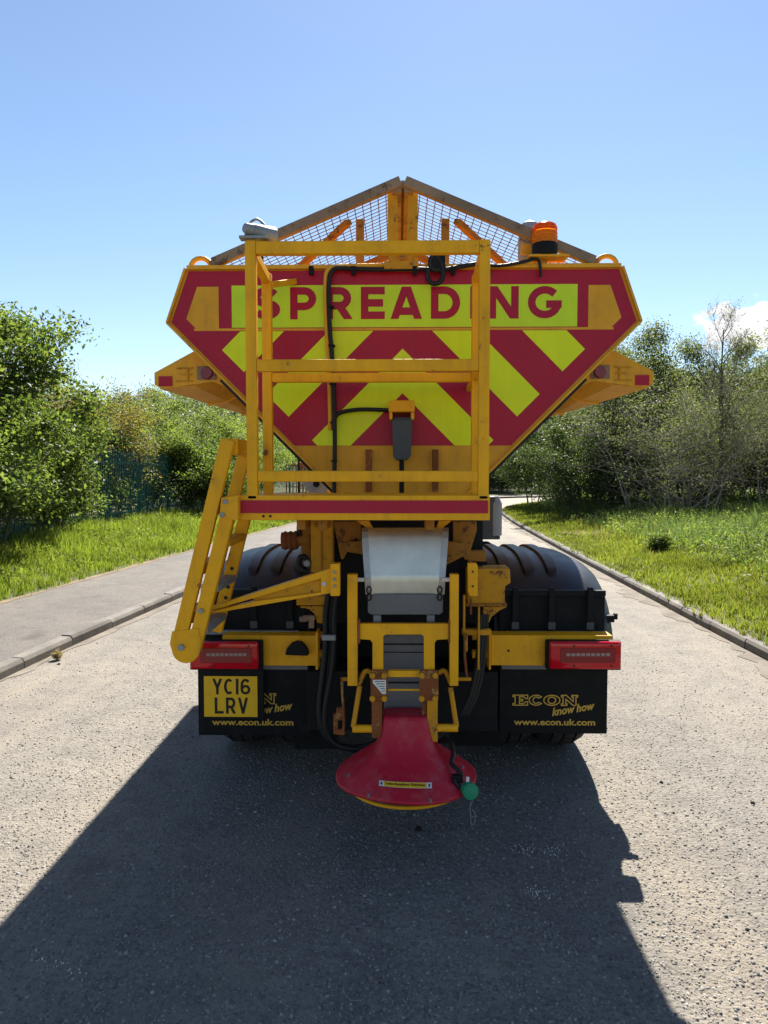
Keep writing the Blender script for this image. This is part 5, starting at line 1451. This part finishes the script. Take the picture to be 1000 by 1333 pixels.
for k in (0, nx - 1):
    side = MB()
    for i in range(len(rows_) - 1):
        a, b_ = Vector(V[i * nx + k]), Vector(V[(i + 1) * nx + k]); side.bar(a, b_, .004, .03, (1, 0, 0))
    side.build('chute_lip', 'steel', chute)
MB().pprism([(479, 773.5), (577, 773.5), (576.5, 797), (573, 800), (483, 800), (479, 797)], 3.50, .006).build('chute_flap', 'grey_box', chute, .002)
for u in (480.5, 572.5):
    for v0, v1 in ((764, 772), (773, 781)):
        q = P(u, (v0 + v1) / 2, 3.485); mb = MB(); mb.tube([(q.x + .011 * math.cos(t), 3.478, q.z + .016 * math.sin(t)) for t in np.linspace(0, 2 * math.pi, 11)], .0035, 6, 1)
        mb.build('chain_link', 'dark', chute)
for u0 in (486, 556): MB().pbox(u0, 801, u0 + 10, 810, 3.52, .05).build('hinge_block', 'galv', chute, .003)
for u in (468.5, 581):
    p = P(u, 755, 3.46); MB().cyl((p.x - .02, 3.47, p.z), (p.x + .02, 3.47, p.z), .010, seg=10).build('chute_pin', 'white', chute, smooth=40)

# grey rubber drop tube between the legs
tb = MB(); tb.pprism([(499, 820), (552, 820), (552, 872), (551, 930), (500, 930), (499, 872)], 3.58, .12); tb = tb.build('drop_tube', 'grey_box', truck, .006)
for v in (838, 849, 888):
    MB().pbox(499.5, v, 551.5, v + 1.5, 3.575, .006).build('tube_joint', 'dark', tb)
MB().pbox(499, 850, 552, 872, 3.573, .006).build('tube_patch', 'grey_box', tb)

# ---- spreader frame
Yq = 3.42
fr = MB(); fr.pbox(452.5, 748, 465, 893, Yq, .05); fr = fr.build('spreader_frame', 'yellow', truck, .003)
MB().pbox(585.5, 748, 597.5, 893, Yq, .05).build('frame_post', 'yellow', fr, .003)
hf = MB(); hf.pprism([(466, 812), (586, 812), (586, 832), (569, 833), (566, 837), (566, 874), (552, 874), (552, 829), (549, 826), (502, 826), (499, 829), (499, 874), (485, 874), (485, 837), (482, 833), (466, 832)], Yq + .015, .03)
hf.build('cross_frame', 'yellow', fr, .002)
for u in (465.5, 584):
    MB().pbox(u, 808, u + 3, 838, Yq + .0, .05).build('pivot_lug', 'rust', fr, .002)
for u0, u1 in ((482.5, 505), (546.5, 571)):
    pl_ = MB().pprism([(u0 + 2, 873), (u1 - 2, 873), (u1, 876), (u1, 909), (u1 - 3, 912), (u0 + 3, 912), (u0, 909), (u0, 876)], Yq - .012, .02).build('rusty_plate', 'rust', fr, .002)
    for u in (u0 + 2.5, u1 - 4.5):
        for v in (878.5, 908.5):
            q = P(u, v, Yq - .012); MB().cyl((q.x, Yq - .032, q.z), (q.x, Yq - .01, q.z), .0135, seg=14).build('plate_bolt', 'worn_yellow', pl_, .002, 40)
    if u0 < 500:
        MB().pprism([(485.5, 885), (502.5, 885), (502.5, 903.5), (498, 903.5), (485.5, 889)], Yq - .0145, .002).build('warning_label', 'white', pl_)
        for k in range(5):
            MB().pbox(488 + k * 2.4, 886.8 + k * 3.1, 501, 887.6 + k * 3.1, Yq - .0152, .0005).build('label_text', 'ink', pl_)
MB().pbox(505, 873.5, 546.5, 881.5, Yq + .0, .03).build('tie_bar', 'yellow', fr, .003)
MB().cyl(P(503, 898, Yq), P(549, 898, Yq), .005, seg=8).build('tie_rod', 'yellow', fr)
MB().pbox(484, 912, 497.5, 961, Yq + .0, .045).build('frame_leg', 'rust', fr, .004)
MB().pbox(556, 912, 570, 966, Yq + .0, .045).build('frame_leg', 'worn_yellow', fr, .004)
MB().pbox(549.5, 912, 555.5, 960, Yq + .02, .03).build('frame_leg', 'rust', fr, .003)
for p, q in (((468.5, 893), (460, 946)), ((586.5, 895), (594.5, 946))):
    MB().cyl(P(*p, Yq + .03), P(*q, Yq + .02), .012, seg=10).build('frame_brace', 'worn_yellow', fr, smooth=40)
for p, q in (((459, 948.5), (486, 948.5)), ((568, 947.5), (596, 947.5))):
    MB().cyl(P(*p, Yq + .02), P(*q, Yq + .02), .019, seg=12).build('frame_foot', 'yellow', fr, .004, 40)
for s0, u0, u1 in ((-1, 467, 484), (1, 571, 588)):
    MB().tube([P(u0 if s0 < 0 else u1, 891, Yq + .045), P((u0 + u1) / 2, 874, Yq + .045), P(u1 if s0 < 0 else u0, 876, Yq + .045)], .012, 8).build('guard_hoop', 'worn_yellow', fr, smooth=60)

# ---- spinner cowl: a red bell that flares to a round skirt
cz0 = .385; cy0 = 3.45; cxo = P(528.5, 1000, cy0).x; ztp = P(527, 929, 3.46).z
N = 48; rings = []
prof = [(1.0, .0, .104, .07), (.985, 0, .110, .078), (.92, .02, .113, .082), (.72, .05, .118, .090), (.55, .10, .130, .105), (.42, .22, .152, .130), (.30, .45, .195, .175), (.20, .68, .240, .225), (.11, .87, .282, .275), (.055, .97, .308, .302), (.02, 1.0, .326, .324), (0.0, 1.0, .333, .331), (-.035, 1, .333, .331)]
mb = MB()
for h, rnd, rx, ry in prof:
    z = cz0 + (ztp - cz0) * h
    for k in range(N):
        t = 2 * math.pi * k / N; c_, s_ = math.cos(t), math.sin(t)
        e = 4.5 - 2.5 * rnd
        kx = abs(c_) ** (2 / e) * (1 if c_ > 0 else -1); ky = abs(s_) ** (2 / e) * (1 if s_ > 0 else -1)
        mb.v.append((cxo + rx * kx, cy0 + .035 * max(h, 0) + ry * ky, z + (.02 * math.sin(3 * t + 1) * rnd * .35)))
for i in range(len(prof) - 1):
    for k in range(N): mb.f.append((i * N + k, i * N + (k + 1) % N, (i + 1) * N + (k + 1) % N, (i + 1) * N + k))
mb.f.append(tuple(range(N)))
cowl = mb.build('spinner_cowl', 'cowl', truck, smooth=60)
sm = cowl.modifiers.new('thickness', 'SOLIDIFY'); sm.thickness = .006; sm.offset = -1
ringm = MB(); ringm.tube([(cxo + .268 * math.cos(t), cy0 + .268 * math.sin(t), .338) for t in np.linspace(0, 2 * math.pi, 49)], .0085, 8, 1)
ringm.build('spinner_rim', 'yellow', cowl, smooth=60)
dsk = MB(); dsk.cyl((cxo, cy0, .345), (cxo, cy0, .352), .26, seg=36).cyl((cxo, cy0, .352), (cxo, cy0, .46), .04, seg=16)
for k in range(6):
    t = k * math.pi / 3 + .3; dsk.bar((cxo + .05 * math.cos(t), cy0 + .05 * math.sin(t), .372), (cxo + .25 * math.cos(t + .25), cy0 + .25 * math.sin(t + .25), .372), .006, .04)
dsk.build('spinner_disc', 'rust', cowl)
def cowl_pt(t, h):                             # a point on the cowl's skirt
    for (h0, n0, rx0, ry0), (h1, n1, rx1, ry1) in zip(prof[:-1], prof[1:]):
        if h0 >= h >= h1:
            f = (h0 - h) / (h0 - h1); rx, ry = rx0 + (rx1 - rx0) * f, ry0 + (ry1 - ry0) * f; rn = n0 + (n1 - n0) * f
            c_, s_ = math.cos(t), math.sin(t); e = 4.5 - 2.5 * rn
            return Vector((cxo + rx * abs(c_) ** (2 / e) * (1 if c_ > 0 else -1), cy0 + .035 * max(h, 0) + ry * abs(s_) ** (2 / e) * (1 if s_ > 0 else -1), cz0 + (ztp - cz0) * h + .02 * math.sin(3 * t + 1) * rn * .35))
def sticker(name, t0, t1, h0, h1, mat, lift, n=12):
    mb = MB(); V = []
    for k in range(n + 1):
        t = t0 + (t1 - t0) * k / n
        for h in (h0, h1):
            p = cowl_pt(t, h); o_ = (p - Vector((cxo, cy0, p.z))).normalized() + Vector((0, 0, .9)); V.append(p + o_.normalized() * lift)
    mb.add(V, [(2 * k, 2 * k + 2, 2 * k + 3, 2 * k + 1) for k in range(n)]); return mb.build(name, mat, cowl)
tc = -math.pi / 2 - .02
sticker('caution_label', tc - .36, tc + .36, .125, .175, 'white', .004)
sticker('caution_band', tc - .27, tc + .27, .128, .172, 'plate', .0055)
cp = text('caution_print', 'Caution Rotating Distributor', 0, 0, 0, 1, 1, 'ink', cowl, .02)      # print wrapped round the skirt
for v in cp.data.vertices:
    t, h = tc - .25 + .5 * v.co.x, .137 + .028 * v.co.z
    p = cowl_pt(t, h); v.co = p + ((p - Vector((cxo, cy0, p.z))).normalized() + Vector((0, 0, .9))).normalized() * .0068
for t in (tc - .315, tc + .315): sticker('caution_mark', t - .012, t + .012, .138, .162, 'ink', .006, 1)
for t, h in ((math.pi + .35, .12), (-.12, .14), (-1.25, .02), (-2.1, .02)):
    p = cowl_pt(t, h); MB().cyl(p + Vector((0, 0, -.004)), p + Vector((0, -.003, .008)), .006, seg=8).build('cowl_screw', 'galv', cowl, smooth=40)
# green hose cap on its lead with a wire clip
gq = P(611, 1029, 3.24)
gc = MB(); ax = Vector((.25, -.95, .1)).normalized(); gc.cyl(gq - ax * .022, gq + ax * .022, .036, .036, 26).cyl(gq + ax * .022, gq + ax * .026, .028, .028, 22)
gc = gc.build('green_cap', 'green_cap', truck, .003, 40)
MB().tube([P(u, v, Y) for u, v, Y in ((572, 966, 3.5), (580, 962, 3.48), (588, 968, 3.44), (590, 982, 3.38), (588, 994, 3.34), (596, 1002, 3.30), (600, 1010, 3.28), (592, 1014, 3.27), (596, 1022, 3.26), (604, 1027, 3.25))], .011, 8).build('cap_lead', 'hose', gc, smooth=60)
MB().pbox(589, 1010, 603, 1020, 3.26, .03).build('cap_clamp', 'black', gc, .005)
MB().tube([P(u, v, 3.235) for u, v in ((615, 1042), (612, 1050), (613, 1065), (614, 1073), (618, 1071), (618, 1058), (614, 1054))], .0018, 5).build('wire_clip', 'galv', gc)
MB().pbox(607, 1012, 611, 1018, 3.25, .01).build('cap_tag', 'white', gc)

# ---- machinery left of the chute
MB().pbox(405, 678, 433, 745, 3.72, .10).build('support_column', 'worn_yellow', truck, .004)
MB().pbox(418, 679, 420, 742, 3.714, .01).build('column_rib', 'brown', truck)
q = P(414, 682, 3.71); MB().cyl((q.x, 3.69, q.z), (q.x, 3.72, q.z), .016, seg=10).build('column_bolt', 'brown', truck, smooth=40)
mo = MB(); p, q = P(367, 704, 3.85), P(388, 703, 3.85); mo.cyl(p, q, .045, .045, 20)
for k in range(3):
    pp = p.lerp(q, .15 + k * .32); mo.cyl(pp, pp + Vector((.012, 0, 0)), .050, seg=20)
mo = mo.build('hydraulic_motor', 'rust', truck, .003, 40)
MB().cyl(q, P(404, 702, 3.85), .032, .036, 16).build('motor_neck', 'brown', mo, smooth=40)
MB().pbox(392, 684, 406, 730, 3.83, .12).build('gearbox', 'brown', mo, .01)
MB().tube([P(u, v, 3.83) for u, v in ((391, 698), (389, 688), (391, 678), (393, 668))], .012, 8).build('motor_hose', 'hose', mo, smooth=60)
MB().tube([P(u, v, 3.74) for u, v in ((402, 744), (394, 742), (389, 734), (391, 726), (397, 725), (401, 730))], .015, 8).build('hose_loop', 'hose', truck, smooth=60)
q = P(400, 733, 3.72); MB().cyl((q.x, 3.70, q.z), (q.x, 3.76, q.z), .016, seg=12).build('hose_fitting', 'galv', truck, smooth=40)
MB().pbox(386, 776, 426, 788, 3.74, .08).build('step_block', 'worn_yellow', truck, .004)
MB().pprism([(391, 789), (424, 789), (423, 812), (413, 811), (410, 800), (403, 793), (391, 791)], 3.76, .02).build('gusset', 'worn_yellow', truck, .003)
vlv = MB(); vlv.pbox(394, 802, 410, 808, 3.73, .03).pbox(402, 806, 409, 818, 3.73, .03); 
p = P(393, 806, 3.74); vlv.cyl(p - Vector((.012, 0, 0)), p + Vector((.03, 0, 0)), .014, seg=10)
vlv.build('brass_valve', 'rusty_frame', truck, .004)
# hose bundle
for k, (du, dy) in enumerate(((0, 0), (6, .02), (11, -.01), (3, .05))):
    MB().tube([P(u + du * f, v, 3.70 + dy) for u, v, f in ((428, 770, 1), (424, 800, 1), (424, 840, 1), (420, 880, 1), (416, 920, .7), (420, 950, .4), (436, 968, 0), (460, 973 + k, 0), (486, 968 + 2 * k, 0), (498, 955, 0))], .015, 8, 5).build('hydraulic_hose', 'hose', truck, smooth=60)
MB().pbox(419, 827, 437, 834, 3.66, .05).build('hose_clamp', 'galv', truck, .003)
lv = MB(); lv.tube([P(u, v, 3.60) for u, v in ((445, 882), (446, 905), (448, 935), (447, 952))], .007, 6).build('lever_rod', 'rust', truck, smooth=60)
mb = MB(); mb.pbox(438, 922, 448, 938, 3.62, .03).pbox(434, 930, 440, 956, 3.64, .03).pbox(438, 950, 449, 957, 3.62, .02); mb.build('lever_bracket', 'rust', truck, .004)
q = P(450, 884, 3.58); MB().cyl((q.x - .015, 3.58, q.z), (q.x + .012, 3.58, q.z), .010, seg=10).build('lever_pin', 'worn_yellow', truck, smooth=40)
# ---- machinery right of the chute
tbx = MB(); tbx.pprism([(609, 741), (664, 740), (665, 759), (658, 763), (657, 786), (609, 786)], 3.74, .16); tbx = tbx.build('control_box', 'worn_yellow', truck, .006)
MB().pbox(607, 786, 660, 789.5, 3.73, .17).build('box_lip', 'brown', tbx, .002)
MB().pbox(609, 717, 633, 731, 3.80, .10).build('valve_block', 'brown', truck, .004)
MB().pprism([(609, 733), (620, 733), (622, 736), (622, 776), (612, 776), (609, 770)], 3.50, .03).build('arm_plate', 'yellow', truck, .003)
for v in (744, 763):
    q = P(615.5, v, 3.5); MB().cyl((q.x, 3.494, q.z), (q.x, 3.502, q.z), .005, seg=8).build('plate_hole', 'ink', truck)
MB().pprism([(629, 790), (660, 790), (650, 795), (640, 803), (636, 812), (629, 812)], 3.76, .02).build('gusset', 'worn_yellow', truck, .003)
for u0, v0, u1, v1, mt in ((603, 775, 606, 820, 'worn_yellow'), (622, 790, 625, 872, 'worn_yellow'), (612, 730, 615, 800, 'rust'), (604, 826, 609, 848, 'worn_yellow')):
    MB().pbox(u0, v0, u1, v1, 3.66, .03).build('link_plate', mt, truck, .002)
MB().tube([P(u, v, 3.6) for u, v in ((607, 826), (605, 850), (607, 875), (609, 886))], .007, 6).build('link_rod', 'rust', truck, smooth=60)
MB().pbox(602, 820, 640, 827, 3.70, .05).build('link_bar', 'worn_yellow', truck, .004)
q = P(604, 884, 3.58); MB().cyl((q.x - .03, 3.58, q.z), (q.x + .035, 3.58, q.z), .009, seg=10).build('link_pin', 'worn_yellow', truck, smooth=40)
for k in range(3):
    MB().tube([P(u + 4 * k, v, 3.72 + .02 * k) for u, v in ((626, 800), (624, 830), (620, 870), (612, 905), (600, 930))], .012, 8).build('hydraulic_hose', 'hose', truck, smooth=60)

# ------------------------------------------------------------------ litter on the road
rr_ = random.Random(4)
def ground_at(u, v):
    d = _f + _r * ((u - 500) / F_PX) + _u * ((666.5 - v) / F_PX); return CAM + d * (-CAM.z / d.z)
def stone(u, v, s, mat, label):
    p = ground_at(u, v); bm = bmesh.new(); bmesh.ops.create_icosphere(bm, subdivisions=2, radius=s)
    for vv in bm.verts: vv.co = Vector((vv.co.x * rr_.uniform(.85, 1.15), vv.co.y * rr_.uniform(.8, 1.1), vv.co.z * .6)) 
    me = bpy.data.meshes.new('pebble'); bm.to_mesh(me); bm.free(); me.materials.append(M[mat])
    o = link('pebble', me); o.location = (p.x, p.y, s * .45); o.rotation_euler = (0, 0, rr_.uniform(0, 6))
    tag(o, label, 'pebble', 'loose pebbles lying on the road')
stone(861, 1019, .011, 'dark', 'small dark pebble on sunlit road nearest the right mud flap')
stone(980, 1046, .012, 'dark', 'small dark pebble on sunlit road below the right kerb')
stone(973, 1211, .008, 'dark', 'tiny dark pebble on sunlit road beside the lorry shadow')
stone(782, 771, .016, 'dark', 'dark stone in the gutter ahead of the right mudguard')
stone(77, 865, .014, 'dark', 'dark stone next to the dry weed at the left kerb')
stone(545, 1081, .02, 'ink', 'black lump on the shaded road below the spinner')
# pale salt grains spilt in two faint lines
rg = np.random.default_rng(9); mb = MB()
for (u0, v0), (u1, v1), k in (((652, 1105), (735, 1112), 60), ((682, 1158), (715, 1166), 40), ((40, 1240), (120, 1275), 30)):
    for _ in range(k):
        f = rg.random(); q = ground_at(u0 + (u1 - u0) * f + rg.normal(0, 6), v0 + (v1 - v0) * f + rg.normal(0, 4)); s_ = rg.uniform(.0007, .0018)
        mb.box(q.x - s_, q.x + s_, q.y - s_, q.y + s_, 0.003, .006 + s_)
tag(mb.build('spilt_salt', 'white'), 'faint lines of white salt grains on the shaded road', 'salt', kind='stuff')
p = ground_at(455, 1298)
tw = MB().tube([ground_at(447, 1286) + Vector((0, 0, .004)), ground_at(449, 1297) + Vector((0, 0, .008)), ground_at(457, 1305) + Vector((0, 0, .006)), ground_at(471, 1303) + Vector((0, 0, .003))], .0016, 5, 1).build('bent_wire', 'galv')
tag(tw, 'short bent piece of pale wire on the shaded road', 'wire')
Wd = tree_meshes('kerb_weed', 31, .07, .05, .016, 4, .012, 'straw', stems=5, kids=3, base_r=.002, first=.2, levels=3, min_z=.0, bark='straw')
p = ground_at(75, 859); place_tree('kerb_weed', Wd, p.x, p.y, 0, 0, .9, 'dry weed tuft rooted at the foot of the left kerb', 'weed')
